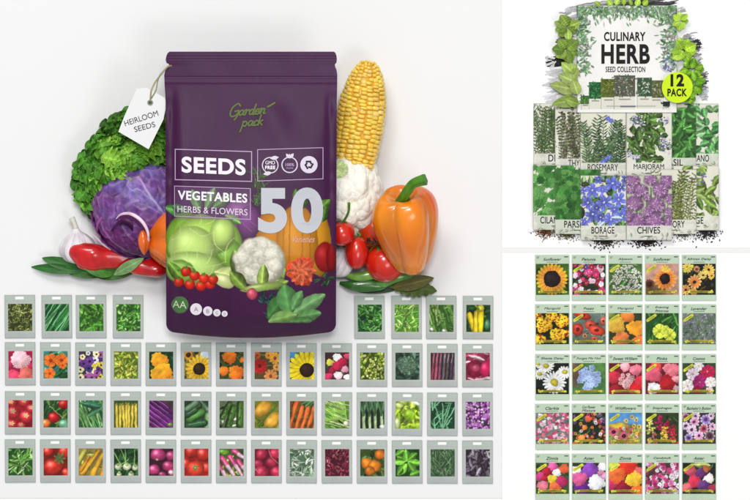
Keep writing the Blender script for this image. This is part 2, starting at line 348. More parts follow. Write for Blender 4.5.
# -- red cabbage
def cabbage():
    R0 = root("red_cabbage", W(140, 210, 0), "round red cabbage with pale veins, left of the purple pouch", "cabbage")
    c0 = W(141, 208, .032); rad = np.array([.0465, .0475, .0325])
    base = np.array([.45, -.75, -.1]); base /= np.linalg.norm(base); F = frame(base, ref=(0, 0, 1))
    def shell(mb, az0, wd, smax, off, seed, full=False):
        nu, nv = 70, 80
        s, u = np.meshgrid(np.linspace(0.02, 1, nv), np.linspace(-1, 1, nu), indexing='ij'); s = s.ravel(); u = u.ravel()
        pol = s * smax * (1 - .10 * u * u + .02 * np.sin(u * 9 + seed)); az = az0 + u * (math.pi if full else wd * (1 - .25 * s * s)) + .03 * np.sin(s * 12 + seed)
        D = np.stack([np.sin(pol) * np.cos(az), np.sin(pol) * np.sin(az), np.cos(pol)], 1) @ F.T
        # veins
        vn = np.exp(-(u * np.sin(pol) / .028) ** 2)
        for kk, (frq, am) in enumerate([(5.2, .6), (13, .28)]):
            ph = (s - np.abs(u) * (.42 if kk == 0 else -.25) + .03 * np.sin(u * 17 + seed * 3 + kk)) * frq
            vn = np.maximum(vn, am * np.clip(np.cos(ph * 6.283), 0, 1) ** 14)
        edge = np.clip((np.maximum(np.abs(u), s) - .93) / .07, 0, 1) * (0 if full else 1)
        bump = .0007 * fn(D, 2.2, seed) + .0006 * fn(D, 6, seed + 4) + .0006 * vn
        P = c0 + D * rad * (1 + off) + D * bump[:, None] + D * (edge * .0018)[:, None]
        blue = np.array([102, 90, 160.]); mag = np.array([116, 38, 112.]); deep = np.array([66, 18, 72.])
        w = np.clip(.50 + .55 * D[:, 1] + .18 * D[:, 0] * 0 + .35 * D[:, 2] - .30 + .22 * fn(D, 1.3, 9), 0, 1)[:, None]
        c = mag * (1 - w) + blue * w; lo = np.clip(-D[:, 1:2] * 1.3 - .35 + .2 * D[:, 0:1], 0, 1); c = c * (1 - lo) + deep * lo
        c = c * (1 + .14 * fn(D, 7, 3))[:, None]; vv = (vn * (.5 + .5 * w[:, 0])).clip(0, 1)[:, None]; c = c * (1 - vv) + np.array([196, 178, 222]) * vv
        e2 = (edge * .3)[:, None]; c = c * (1 - e2) + np.array([190, 130, 180]) * e2
        mb.add(P, gridf(nv, nu), c)
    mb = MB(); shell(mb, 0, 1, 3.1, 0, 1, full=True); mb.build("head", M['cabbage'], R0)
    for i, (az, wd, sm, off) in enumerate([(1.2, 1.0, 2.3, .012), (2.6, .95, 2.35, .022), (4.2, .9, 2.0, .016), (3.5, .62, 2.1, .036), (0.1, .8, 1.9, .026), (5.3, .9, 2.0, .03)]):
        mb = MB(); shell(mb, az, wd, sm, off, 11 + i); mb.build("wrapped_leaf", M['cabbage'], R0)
    # outer leaf curling away, with its pale cut rim
    rim = spline([(116, 219, .062), (121, 214.5, .068), (129, 213.5, .072), (137, 217, .075), (144, 224, .076), (148, 233, .072), (148, 244, .060), (145, 252, .046)], 46)
    inn = spline([(108, 236, .058), (113, 228, .066), (122, 224, .070), (130, 228, .066), (134, 236, .056), (134, 245, .044), (131, 250, .034), (128, 255, .026)], 46)
    A = np.array([W(*p) for p in rim]); B = np.array([W(*p) for p in inn]); t = np.linspace(0, 1, 12)[None, :, None]
    G = A[:, None] * (1 - t) + B[:, None] * t; G[..., 2] -= .007 * np.sin(np.pi * t[..., 0]); mb = MB()
    cc = np.array([140, 70, 140.]) * (1 - t) + np.array([46, 12, 48.]) * t; cc = np.tile(cc, (46, 1, 1))
    mb.add(G.reshape(-1, 3), gridf(46, 12), cc.reshape(-1, 3)); OL = mb.build("outer_leaf", M['cabbage'], R0)
    mb = MB(); tube(mb, A, [.0003, .0012, .0016, .0018, .0017, .0013, .0010, .0003], (236, 208, 226), n=60); mb.build("leaf_rim", M['cabbage'], R0, sub=OL)
    mb = MB(); tube(mb, [W(*p) for p in [(109, 210, .050), (103, 216, .050), (98, 224, .048), (97, 233, .040)]], [.0004, .0013, .0014, .0004], (150, 70, 140)); mb.build("leaf_rim", M['cabbage'], R0)
    mb = MB(); tube(mb, [W(*p) for p in [(92, 234, .026), (97, 238, .030), (103, 244, .033), (111, 250, .032)]], [.0004, .0013, .0016, .0005], (232, 205, 222)); mb.build("leaf_rim", M['cabbage'], R0)
cabbage()

# -- garlic
def garlic(px, py, r, ang, label, neck=True):
    R0 = root("garlic_bulb", W(px, py, 0), label, "garlic"); ax = np.array([math.sin(ang), math.cos(ang), .12])
    def cf(P, t, a):
        v = np.clip(np.cos(a * 14 + 2 * np.sin(t * 5)), 0, 1) ** 4 * .10 * (t > .05); b = np.array([240, 236, 238.])
        return b * (1 - v)[:, None] * (1 + .03 * fn(P, 120, 2))[:, None] * np.array([1, .985, .995])
    mb = MB(); k = r / 1000
    pr = [(0, -.82), (.35, -.85), (.8, -.6), (1.0, -.1), (.92, .32), (.62, .68), (.3, .92), (.17, 1.12)]
    lathe(mb, W(px, py, k * .95), ax, [(a * k, b * k) for a, b in pr], n=60, k=120, mod=lambda T, A: 1 + .055 * np.cos(A * 7) * np.sin(np.pi * np.clip(T * 1.1, 0, 1)) + .008 * np.cos(A * 29), colf=cf)
    mb.build("bulb", M['garlic'], R0)
    if neck:
        mb = MB(); b = W(px, py, k * .95) + ax * k; tube(mb, [b - ax * k * .05, b + ax * k * .35 + np.array([-.0005, 0, 0]), b + ax * k * .75 + np.array([-.003, 0, 0])], [.19 * k, .13 * k, .17 * k], (222, 218, 206), lump=lambda t, a: .12 * np.cos(a * 5)); mb.build("neck", M['garlic'], R0)
garlic(78, 248, 17.5, -.10, "whole white garlic bulb beside the long red peppers")
garlic(338, 263, 15.5, .3, "white garlic bulb half hidden at the right edge of the pouch", neck=False)

# -- red peppers (long)
def chili(pts, radii, label, seed, stem=None):
    R0 = root("red_pepper", W(pts[0][0], pts[0][1], 0), label, "pepper"); mb = MB(); P = [W(*p) for p in pts]
    tube(mb, P, radii, (216, 24, 28), n=90, k=56, lump=lambda t, a: .09 * np.cos(a * 3 + t * 3 + seed) + .05 * np.sin(t * 13 + seed + np.cos(a)), endcol=(178, 12, 24)); mb.build("flesh", M['glossy'], R0)
    return R0
chili([(70, 256, .020), (78, 253.5, .024), (92, 256, .025), (106, 257, .024), (122, 258, .022), (138, 262, .018), (150, 266, .013)], [.004, .0125, .0145, .0105, .0100, .0095, .006], "long wavy red pepper lying in front of the garlic", 1.0)
chili([(112, 256, .016), (128, 261, .020), (146, 266, .023), (158, 268, .022), (168, 268.5, .018)], [.005, .0095, .0112, .0105, .004], "smooth red pepper with a rounded tip touching the pouch", 3.0)

# -- orange peppers on the left
def bell(px, py, r, axis, z, label, col, col2, name="bell_pepper", length=1.0, squash=1.0, stem=None, lobes=4, phase=0.0, prof=None, skew=0.0):
    R0 = root(name, W(px, py, 0), label, "pepper"); mb = MB(); k = r / 1000
    prof = prof or [(0, -.02), (.14, -.02), (.28, -.10), (.5, -.22), (.78, -.16), (.98, .12), (1.03, .5), (.95, .95), (.82, 1.35), (.68, 1.7), (.5, 1.98), (.25, 2.08), (0, 2.02)]
    def cf(P, t, a):
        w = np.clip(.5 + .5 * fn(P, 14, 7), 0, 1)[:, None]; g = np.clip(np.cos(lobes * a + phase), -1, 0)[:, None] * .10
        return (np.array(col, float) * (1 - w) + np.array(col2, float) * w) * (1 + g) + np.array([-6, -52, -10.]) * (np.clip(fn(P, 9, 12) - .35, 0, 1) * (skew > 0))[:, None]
    def md(T, A): return 1 + ((.085 + skew * .25) * np.abs(np.cos((A * lobes + phase) / 2 + .25 * np.sin(T * 4))) ** .8 * 1.7 - .08) * np.clip(np.sin(np.pi * np.clip(T * .93 + .04, 0, 1)) * 1.5, 0, 1) + (.03 + skew * .4) * np.sin(A * 2 + 1 + T * 3) * np.clip(T * 2, 0, 1) + skew * np.cos(A - .6) * np.clip(T - .35, 0, 1) + .012 * np.sin(A * 9 + T * 11) * skew / .16
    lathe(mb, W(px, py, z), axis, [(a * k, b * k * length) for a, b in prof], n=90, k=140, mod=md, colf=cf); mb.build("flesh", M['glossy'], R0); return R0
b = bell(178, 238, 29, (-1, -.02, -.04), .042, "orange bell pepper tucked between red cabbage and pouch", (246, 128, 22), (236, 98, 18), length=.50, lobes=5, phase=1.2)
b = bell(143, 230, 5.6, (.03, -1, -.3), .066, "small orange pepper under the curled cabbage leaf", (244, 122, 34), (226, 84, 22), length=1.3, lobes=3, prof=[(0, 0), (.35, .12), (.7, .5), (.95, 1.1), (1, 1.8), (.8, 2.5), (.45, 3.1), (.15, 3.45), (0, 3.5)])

# -- big orange bell pepper on the right, stem towards the viewer
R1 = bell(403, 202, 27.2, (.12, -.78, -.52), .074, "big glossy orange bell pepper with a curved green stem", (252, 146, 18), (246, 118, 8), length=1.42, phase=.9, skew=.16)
mb = MB(); st = [W(*p) for p in [(402, 204, .070), (403.5, 198, .083), (408, 190, .094), (414, 183, .100), (425.5, 179, .104)]]
tube(mb, st, [.0072, .0050, .0043, .0044, .0054], (92, 150, 34), lump=lambda t, a: .12 * np.cos(a * 5), n=40, k=30, endcol=(74, 132, 30)); 
mb.build("stem", M['stem'], R1)
mb = MB(); axp = np.array([.12, -.78, -.52]); axp /= np.linalg.norm(axp)
lathe(mb, W(403, 202, .074) + -axp * .0005, -axp, [(.0001, .0050), (.004, .0046), (.008, .0022), (.0115, .0030), (.0122, .0022), (.006, -.001)], n=24, k=60, mod=lambda T, A: 1 + .16 * np.cos(A * 6) * T, colf=lambda P, t, a: np.tile(np.array([70, 124, 28.]), (len(P), 1)) * (1 + .15 * np.cos(a * 18))[:, None]); mb.build("calyx", M['stem'], R1)

# -- tomatoes
def tomato(px, py, r, z, axis, label, long=1.0, col=(214, 24, 16), col2=(228, 46, 22), name="tomato", calyx=True, stemto=None):
    R0 = root(name, W(px, py, 0), label, "tomato"); k = r / 1000; ax = np.array(axis, float); ax /= np.linalg.norm(ax); o = W(px, py, z); mb = MB()
    pr = [(0, -.98 * long), (.4, -.93 * long), (.82, -.6 * long), (1, 0), (.86, .58 * long), (.5, .86 * long), (.2, .9 * long), (0, .84 * long)]
    lathe(mb, o, ax, [(a * k, b * k) for a, b in pr], n=50, k=80, mod=lambda T, A: 1 + .02 * np.cos(A * 5) * T, colf=lambda P, t, a: np.array(col, float) + (np.array(col2, float) - col) * np.clip(.5 + .5 * fn(P, 25, 3), 0, 1)[:, None])
    mb.build("flesh", M['glossy'], R0)
    if calyx:
        mb = MB(); F = frame(ax); top = o + ax * k * .86 * long
        for i in range(6):
            a = i * 1.05 + .3; d = F @ np.array([math.cos(a), math.sin(a), -.12]); leafsurf(mb, top, top + d * k * .62, k * .17, (66, 112, 34), up=ax, curl=.2, fold=.2, nu=5, nv=10, seed=i)
        b2 = stemto if stemto is not None else top + ax * k * .4
        tube(mb, [top - ax * .001, (top + b2) / 2 + np.array([.0025, 0, .005 if stemto is not None else .001]), b2], [.0013, .0012, .0015], (88, 138, 46), n=20, k=10); mb.build("calyx", M['stem'], R0)
tomato(342, 233, 12.5, .047, (.05, 1, .2), "small red tomato with a bent green stalk beside the cauliflower", stemto=W(349, 203, .074))
tomato(356.5, 252, 11.4, .034, (.06, 1, .1), "oval plum tomato standing in front of the cauliflower", long=1.5)
tomato(385, 262, 20, .022, (-.35, 1, .35), "large round red tomato below the orange bell pepper")
tomato(376, 231, 19, .018, (.2, 1, -.3), "dark orange red tomato behind the plum tomato", col=(202, 52, 18), col2=(222, 84, 24), calyx=False)
mb = MB(); rr = np.random.RandomState(8)
for i in range(9):
    x0, y0 = 366 + 17 * rr.rand(), 240 + 6 * rr.rand(); tube(mb, [W(x0, y0, .040), W(x0 + rr.randn() * 3, y0 - 3 + rr.randn() * 2, .044), W(x0 + rr.randn() * 6, y0 + rr.randn() * 4, .040)], [.0009, .0008, .0005], (60, 50, 30), n=14, k=8)
tag(mb.build("tomato_vine", M['stem'], origin=W(375, 243, .03)), "dried dark vine twigs between the large tomato and the plum tomato", "vine")

# -- cauliflower
def cauli():
    R0 = root("cauliflower", W(346, 200, 0), "white cauliflower head between pouch and orange bell pepper", "cauliflower"); r = np.random.RandomState(2)
    nu, nv = 300, 170; th, ph = np.meshgrid(np.linspace(0, 2 * np.pi, nu, endpoint=False), np.linspace(0.0003, np.pi * .62, nv), indexing='ij')
    D = np.stack([np.sin(ph) * np.cos(th), np.sin(ph) * np.sin(th), np.cos(ph)], -1).reshape(-1, 3)
    def wor(n, seed, k):
        q = np.random.RandomState(seed).normal(size=(n, 3)); q[:, 2] = np.abs(q[:, 2]) * 1.0 - .3; q /= np.linalg.norm(q, axis=1)[:, None]; o = np.zeros(len(D))
        for i in range(0, len(D), 8000):
            d = D[i:i + 8000] @ q.T; o[i:i + 8000] = np.arccos(np.clip(d.max(1), -1, 1))
        return 1 - np.clip(o / k, 0, 1.3) ** 2
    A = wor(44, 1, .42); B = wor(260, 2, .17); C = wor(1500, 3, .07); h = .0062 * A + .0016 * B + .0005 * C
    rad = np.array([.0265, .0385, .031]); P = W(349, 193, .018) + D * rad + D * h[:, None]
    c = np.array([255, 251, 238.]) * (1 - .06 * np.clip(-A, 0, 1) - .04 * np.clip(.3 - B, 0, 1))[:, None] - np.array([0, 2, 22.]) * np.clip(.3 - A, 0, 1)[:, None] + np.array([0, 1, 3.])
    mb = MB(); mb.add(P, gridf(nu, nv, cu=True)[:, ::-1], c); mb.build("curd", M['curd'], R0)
    mb = MB()
    for (x0, y0, x1, y1, w, z) in [(336, 178, 347, 164, .010, .052), (333, 174, 343, 160, .012, .052)]:
        leafsurf(mb, W(x0, y0, z), W(x1, y1, z), w, (196, 214, 146), curl=.15, fold=.2, ripple=.06, seed=3)
    mb.build("leaf", M['leaf'], R0)
cauli()

# -- corn
def corn():
    R0 = root("corn_cob", W(358, 120, 0), "yellow corn cob standing out behind the top right of the pouch", "corn")
    B = W(353, 172, .027); T = W(369, 61, .027); ax = T - B; L = np.linalg.norm(ax); F = frame(ax)
    pr = spline([(.0175, 0), (.0212, .2), (.0226, .42), (.0220, .62), (.0172, .82), (.0095, .95), (.002, 1.0)], 200)
    def rad(t): return np.interp(t, pr[:, 1], pr[:, 0])
    mb = MB(); lathe(mb, B, ax, [(rad(t) * .93 if t < 1 else 0, t * L) for t in np.linspace(0, 1, 20)], n=60, k=40, colf=lambda P, t, a: np.tile(np.array([236, 176, 50.]), (len(P), 1))); mb.build("cob", M['corn'], R0)
    mb = MB(); r = np.random.RandomState(5); th, ph = np.meshgrid(np.linspace(0, 2 * np.pi, 12, endpoint=False), np.linspace(.0005, np.pi * .6, 6), indexing='ij')
    sx = np.sign(np.cos(th)) * np.abs(np.cos(th)) ** .7; sy = np.sign(np.sin(th)) * np.abs(np.sin(th)) ** .7
    K = np.stack([sx * np.sin(ph) ** .6, sy * np.sin(ph) ** .6, np.cos(ph)], -1).reshape(-1, 3); kf = gridf(12, 6, cu=True)
    rows = 18
    for i in range(rows):
        a = i * 6.2832 / rows; t = .005
        while t < .985:
            rr = rad(t); w = 6.2832 * rr / rows * (.53 + .03 * r.randn()); hgt = max(.0015, .0021 * (rr / .02) ** .5) * (1 + .13 * r.randn()); aa = a + .04 * r.randn() + .22 * math.sin(t * 3.1 + .4) + .05 * math.sin(t * 9 + i * 2); e = F @ np.array([math.cos(aa), math.sin(aa), 0]); tt = F @ np.array([-math.sin(aa), math.cos(aa), 0]); ad = F[:, 2]
            sl = (rad(t + .02) - rad(t - .02)) / (.04 * L); nrm = e - ad * sl; nrm /= np.linalg.norm(nrm); al = np.cross(nrm, tt); c0 = B + ad * t * L + e * rr * .95
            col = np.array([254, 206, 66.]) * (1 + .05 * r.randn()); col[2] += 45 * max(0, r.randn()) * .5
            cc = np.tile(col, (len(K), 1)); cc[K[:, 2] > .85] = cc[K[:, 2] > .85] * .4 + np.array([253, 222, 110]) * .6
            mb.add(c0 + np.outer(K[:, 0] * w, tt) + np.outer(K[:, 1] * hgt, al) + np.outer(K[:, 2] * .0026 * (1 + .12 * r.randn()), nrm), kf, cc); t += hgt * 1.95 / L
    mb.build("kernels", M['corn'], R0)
corn()

# -- green pods and leaves
def pod(pts, radii, col, end, label):
    mb = MB(); P = [W(*p) for p in pts]; tube(mb, P, radii, col, n=60, k=28, lump=lambda t, a: .10 * np.cos(a * 2 + t * 5), endcol=end)
    tag(mb.build("green_chili", M['glossy'], origin=W(pts[0][0], pts[0][1], 0)), label, "chili pepper", "green chilies in front of the tomatoes")
pod([(343, 274, .014), (356, 277, .018), (370, 275, .019), (382, 271, .018), (390, 274, .013)], [.002, .0042, .0046, .004, .0012], (120, 168, 72), (98, 150, 52), "pale green chili lying uppermost under the red tomatoes")
pod([(340, 283, .010), (352, 286, .013), (368, 285, .013), (382, 284, .012), (395, 278, .012)], [.002, .0055, .0062, .005, .0016], (46, 98, 34), (70, 128, 40), "dark green chili at the front edge, left end against the pouch")
pod([(368, 285, .011), (382, 283, .015), (396, 277, .016), (408, 275, .014), (412, 279, .010)], [.0015, .0045, .0052, .0042, .0015], (96, 152, 58), (70, 130, 44), "mid green chili bent upward at its right end")
def gleaf(b, t, w, col, label, **k):
    mb = MB(); leafsurf(mb, W(*b), W(*t), w, col, seed=int(b[0]), nu=13, nv=30, **k); tag(mb.build("green_leaf", M['leaf'], origin=W(b[0], b[1], 0)), label, "leaf", "loose leaves under the vegetables")
gleaf((86, 271, .012), (31, 267, .006), .010, (40, 98, 34), "narrow dark leaf reaching farthest left in front of the garlic", curl=.06, fold=.3)
gleaf((84, 270, .010), (42, 258, .010), .012, (52, 104, 44), "broad dark leaf beside the garlic bulb, above the narrow one", curl=.06, fold=.2)
gleaf((104, 276, .012), (60, 268, .008), .012, (58, 112, 40), "green leaf lying below the wavy red pepper at its left end", curl=.06, fold=.2)
gleaf((84, 268, .030), (116, 273, .016), .013, (72, 124, 50), "dark green leaf under the middle of the wavy red pepper", curl=.1, fold=.2)
gleaf((114, 275, .024), (144, 258, .034), .0105, (120, 158, 100), "light sage green leaf crossing over the red peppers", curl=.1, fold=.25)
gleaf((94, 276, .010), (134, 273, .018), .011, (60, 104, 44), "green leaf along the bottom edge below the red peppers", curl=.1, fold=.2)
gleaf((386, 283, .008), (437, 291, .004), .018, (70, 88, 26), "large olive brown leaf pointing right below the bell pepper", curl=.05, fold=.2, ripple=.05)
gleaf((392, 288, .010), (434, 278, .012), .014, (86, 84, 30), "brownish leaf folded above the large olive leaf", curl=.05, fold=.3)
gleaf((344, 288, .004), (396, 290, .003), .009, (30, 66, 26), "thin dark leaf lying flat below the green chilies", curl=.04, fold=.2)
# ------------------------------------------------------------------ the purple pouch
_yl = [51.5, 53, 56, 60, 63, 64.5, 66, 68, 71, 75, 85, 100, 150, 325, 340]; _xl = [169.5, 167.6, 166.3, 165.6, 166.6, 169.8, 170.2, 167.2, 165, 164.2, 164.6, 165.6, 165.6, 166.2, 166.2]
_xr = [334, 335.6, 336.6, 336.9, 336.3, 334.4, 334.3, 335.9, 336.8, 337.3, 337.2, 336.8, 336.6, 336.0, 336.0]
YB = 332.6
def xlim(y):
    xl = np.interp(y, _yl, _xl); xr = np.interp(y, _yl, _xr); q = np.clip((y - (YB - 9)) / 9, 0, 1); d = 9 * (1 - np.sqrt(1 - q * q * .999)); return xl + d, xr - d
def bow(u, y): return 5.4 * (1 - (2 * u - 1) ** 2) * np.clip((y - 230) / 100, 0, 1) ** 2
def seam(y): return .073 - .004 * np.clip((y - 200) / 60, 0, 1) - .034 * np.clip((y - 255) / 75, 0, 1) ** 1.3
def pfront(x, y):
    x = np.asarray(x, float); y0 = np.asarray(y, float); y = y0
    for _ in range(3):
        xl, xr = xlim(y); u = np.clip((x - xl) / (xr - xl), 0, 1); y = y0 - bow(u, y)
    e = np.clip(1 - np.abs(2 * u - 1) ** 5, 0, 1); ss = lambda t: np.clip(t, 0, 1) ** 2 * (3 - 2 * np.clip(t, 0, 1)); H = .001 + .008 * ss((y - 76) / 110) + .011 * ss((y - 190) / 130)
    H = H * np.clip((YB + .01 - y) / 20, 0, 1) ** .5; z = seam(y) + H * e
    body = ss((y - 82) / 34) * ss((YB - y) / 14); X = (x - 165) / 172
    z = z + body * (.0010 * np.exp(-((X - .09) / .035) ** 2) - .0016 * np.exp(-((X - .045) / .02) ** 2) - .0012 * np.exp(-((X - .955) / .02) ** 2)
        + .0022 * np.exp(-((X - .62 - (y - 110) * .0022) / .10) ** 2) * np.exp(-((y - 120) / 34) ** 2) + .0006 * np.sin(X * 9 + y * .03) * np.exp(-((y - 100) / 45) ** 2))
    ed = np.minimum(X, 1 - X); z = z + body * (.0007 * np.sin(y * .21 + np.sin(y * .07) * 2 + (X > .5) * 2) * np.exp(-(ed / .035) ** 2) + .0006 * np.sin((X * 172 + y * .7) * .085 + 1.5 * np.sin(y * .03)) * (.25 + np.exp(-((X - .2) / .25) ** 2) * np.exp(-((y - 120) / 40) ** 2) + np.exp(-((X - .75) / .2) ** 2) * np.exp(-((y - 130) / 30) ** 2) + np.exp(-((y - 318) / 9) ** 2)))
    z = z + .00012 * np.sin(y * 2.2) * np.exp(-((y - 57) / 4) ** 2) - .0007 * np.exp(-((y - 77.5) / .8) ** 2) + .0004 * np.exp(-((y - 82) / 1.6) ** 2) + .0003 * np.sin(x * .11) * np.exp(-((y - 60) / 12) ** 2)
    return z
PUR = (68, 29, 68)
def pouch():
    R0 = root("seed_pouch", W(250, 195, 0), "large matte purple stand-up pouch of vegetable seeds with a big silver 50", "pouch")
    nu, nv = 330, 540; v, u = np.meshgrid(np.linspace(51.5, YB, nv), (1 - np.cos(np.linspace(0, np.pi, nu))) / 2 * .35 + np.linspace(0, 1, nu) * .65, indexing='ij')
    xl, xr = xlim(v); X = xl + (xr - xl) * u; Y = v + bow(u, v); c = Cv(X, Y, PUR, 3, warp=.22); r = c.r
    dk = np.exp(-((c.PY - 77.3) / .5) ** 2)[:, None]; c.C = c.C * (1 - .35 * dk) + np.array([150, 128, 158]) * .35 * dk
    # printed vegetables
    for (x, y, rx, ry, col, hl) in [(275, 236, 19, 30, (196, 124, 22), .05), (318, 244, 13, 34, (204, 140, 30), .05), (297, 242, 21, 37, (206, 132, 18), .1)]: c.ell(x, y, rx, ry, col, sh=.35, hl=hl, soft=1.2)
    for x in (284, 290, 303, 311): c.line(x, 215, x - 1, 272, 1.2, 1.6, (170, 98, 14), al=.6)
    c.ell(297, 280, 24, 9, PUR, sh=0, hl=0); c.ell(270, 268, 14, 8, PUR, sh=0, hl=0)
    c.leaf(296, 210, 18, 12, -.9, (82, 124, 44)); c.leaf(316, 214, 20, 13, -.8, (96, 136, 52)); c.leaf(322, 222, 16, 10, -1.3, (74, 112, 46)); c.leaf(298, 204, 15, 9, -1.7, (88, 130, 48))
    for i in range(60):
        x = 253 + r.rand() * 12; y = 172 + r.rand() * 34; a = -1.57 + r.randn() * .8; c.line(x, y, x + math.cos(a) * 8, y + math.sin(a) * 8, .9, .4, c.jit((72, 112, 52), .2))
    c.ell(240, 214, 15, 15, (142, 78, 146), sh=.5, hl=.15); c.ell(249, 222, 12, 16, (124, 60, 128), sh=.5, hl=.1)
    c.line(232, 202, 252, 232, 1, 1, (176, 120, 176), al=.5, bend=3); c.line(238, 200, 257, 226, 1, 1, (176, 120, 176), al=.5, bend=4)
    for (x, y, l, w, a, col) in [(192, 214, 28, 13, 3.4, (84, 150, 72)), (200, 212, 24, 11, -1.9, (108, 168, 82)), (206, 210, 24, 11, -1.2, (116, 176, 86)), (213, 208, 24, 10, -.6, (96, 156, 72)), (172, 206, 14, 9, .4, (70, 128, 66)), (225, 215, 18, 9, .5, (118, 170, 80))]: c.leaf(x, y, l, w, a, col)
    # green cabbage
    c.ell(199, 250, 34, 36, (166, 204, 84), sh=.35, hl=.1, soft=1.5)
    for (x, y, rx, ry, an, col) in [(183, 238, 18, 26, .3, (128, 178, 54)), (224, 242, 18, 24, -.3, (150, 196, 70)), (230, 256, 14, 20, -.4, (120, 168, 56)), (205, 236, 30, 20, 0, (170, 212, 84)), (192, 247, 24, 21, .1, (198, 230, 122)), (222, 233, 12, 15, .2, (190, 222, 112)), (196, 267, 30, 15, .15, (194, 228, 124)), (181, 272, 15, 12, .3, (150, 200, 80))]:
        c.ell(x, y, rx, ry, col, ang=an, sh=.5, hl=.16, soft=1.6)
    for (x0, y0, x1, y1, b) in [(174, 252, 190, 228, 5), (190, 228, 214, 232, 4), (214, 232, 224, 252, 3), (172, 240, 180, 226, 3), (200, 224, 200, 214, 1), (206, 224, 216, 214, 2), (172, 262, 226, 262, 4), (188, 262, 184, 248, 1), (196, 264, 196, 246, 1), (206, 264, 212, 250, 1), (192, 280, 196, 264, 1), (226, 262, 234, 238, -3), (205, 280, 214, 266, 1)]:
        c.line(x0, y0, x1, y1, 1.3, .6, (210, 236, 150), al=.6, bend=b * 1.4, sh=.1)
    for i in range(26): x, y = 199 + r.randn() * 12, 250 + r.randn() * 12; a = r.rand() * 6.3; c.line(x, y, x + 7 * math.cos(a), y + 7 * math.sin(a), .7, .3, (208, 236, 142), al=.35, sh=0)
    c.leaf(214, 272, 32, 18, .25, (206, 220, 140), 1.15); c.leaf(168, 262, 26, 12, .9, (120, 170, 62)); c.ell(224, 281, 11, 6.5, (214, 224, 150), ang=.4, sh=.3)
    # cauliflower
    for (x, y, l, w, a, col) in [(234, 250, 34, 18, 1.25, (138, 164, 84)), (240, 262, 30, 18, .9, (122, 152, 70)), (285, 268, 30, 18, 2.4, (142, 170, 86)), (286, 282, 40, 16, 3.35, (150, 176, 92))]: c.leaf(x, y, l, w, a, col)
    c.ell(260, 262, 25.5, 24.5, (222, 216, 192), sh=.4, hl=.05, soft=1.2)
    for i in range(34):
        a = r.rand() * 6.3; q = math.sqrt(r.rand()) * 18; c.ell(259 + q * math.cos(a) * 1.05, 260 + q * math.sin(a), 6.5 + 2 * r.rand(), 5.6 + 2 * r.rand(), np.array((246, 241, 222)) * (1 + .03 * r.randn()), sh=.30, hl=.02, soft=2.2, ang=r.rand() * 3)
    for i in range(260):
        a = r.rand() * 6.3; q = math.sqrt(r.rand()) * 22; c.ell(259 + q * math.cos(a) * 1.05, 260 + q * math.sin(a), 1.6, 1.3, np.array((240, 236, 218)) * (1 + .06 * r.randn()), sh=.2, hl=0, soft=1.6, al=.35)
    c.leaf(262, 290, 26, 12, -1.5, (164, 190, 92)); c.leaf(246, 289, 24, 14, -2.3, (126, 156, 66)); c.leaf(270, 289, 20, 9, -.4, (140, 170, 80)); c.ell(262, 287, 22, 4, (150, 176, 88), ang=-.15, sh=.3)
    # tomatoes on the vine
    c.line(178, 270, 214, 284, 1.3, 1.0, (96, 130, 50), bend=-2)
    for (x, y) in [(179, 282), (190, 284.5), (201, 286), (210, 284), (186, 271.5), (194.5, 275.5), (204, 278.5), (213, 279.5)]: c.ell(x, y, 5.3, 5.1, c.jit((222, 44, 26), .04), sh=.45, hl=.3); c.flower(x, y - 4, 2.4, 5, (90, 124, 46), cr=0, depth=.8)
    # dark red pepper, carnation, radish, basil
    c.ell(325, 257, 10.5, 15, (170, 24, 26), sh=.4, hl=.15, soft=1); c.ell(331, 258, 5, 14, (146, 16, 24), sh=.4, hl=0)
    c.pom(301, 271, 13.6, (196, 66, 38), rings=5, hi=1.2, sq=1.05)
    for i in range(26): a = i * .77; q = 13.5 - i * .45; c.leaf(301 + (q - 5) * math.cos(a), 271 + (q - 5) * math.sin(a), 7, 5.5, a, c.jit((226, 100, 62), .1), 1.15, sh=.25)
    for i in range(52): a = r.rand() * 6.3; q = r.rand() * 12; c.line(301 + q * math.cos(a), 271 + q * math.sin(a), 301 + q * math.cos(a) + r.randn() * 2, 271 + q * math.sin(a) + r.randn() * 2, .9, .6, c.jit((238, 138, 96), .1), al=.45)
    c.line(249, 292, 242, 289, .8, .3, (176, 80, 96)); c.ell(252, 294, 5.2, 6, (214, 84, 104), sh=.45, hl=.3)
    for i in range(34): x = 262 + r.rand() * 14; y = 296 + r.rand() * 24; a = -1.2 + r.randn() * .9; c.leaf(x, y, 6, 2.2, a, c.jit((38, 78, 70), .2))
    for i in range(10): x = 318 + r.rand() * 12; y = 277 + r.rand() * 6; a = r.rand() * 6.3; c.leaf(x, y, 7, 2, a, c.jit((52, 88, 54), .15))
    for (x, y, l, w, a, col) in [(268, 318, 30, 18, -.9, (70, 122, 62)), (290, 314, 30, 22, -1.75, (92, 150, 84)), (293, 314, 38, 15, -.55, (120, 170, 108)), (296, 318, 26, 13, -.2, (104, 156, 92)), (268, 322, 30, 15, -.25, (134, 178, 96)), (292, 310, 22, 11, -1.1, (104, 160, 96)), (290, 322, 22, 10, -.05, (92, 146, 78))]: c.leaf(x, y, l, w, a, col, 1.2, sh=.2)
    m = c.PY > 322.5; wl = np.clip((c.PY[m] - 322.5) / .6, 0, 1)[:, None]; c.C[m] = c.C[m] * (1 - wl) + np.array(PUR) * wl
    # translucent label boxes, discs
    def box(x0, y0, x1, y1, col, al):
        m = (c.PX > x0) & (c.PX < x1) & (c.PY > y0 + (c.PX - 174) * .03) & (c.PY < y1); c.C[m] = c.C[m] * (1 - al) + np.array(col) * al
    box(174.5, 186, 250.5, 219.5, (130, 104, 140), .38)
    for (x, y, rad, col) in [(180, 304.8, 8.4, (78, 122, 70))]: c.ell(x, y, rad, rad, col, sh=0, hl=0)
    c.grain(2.0)
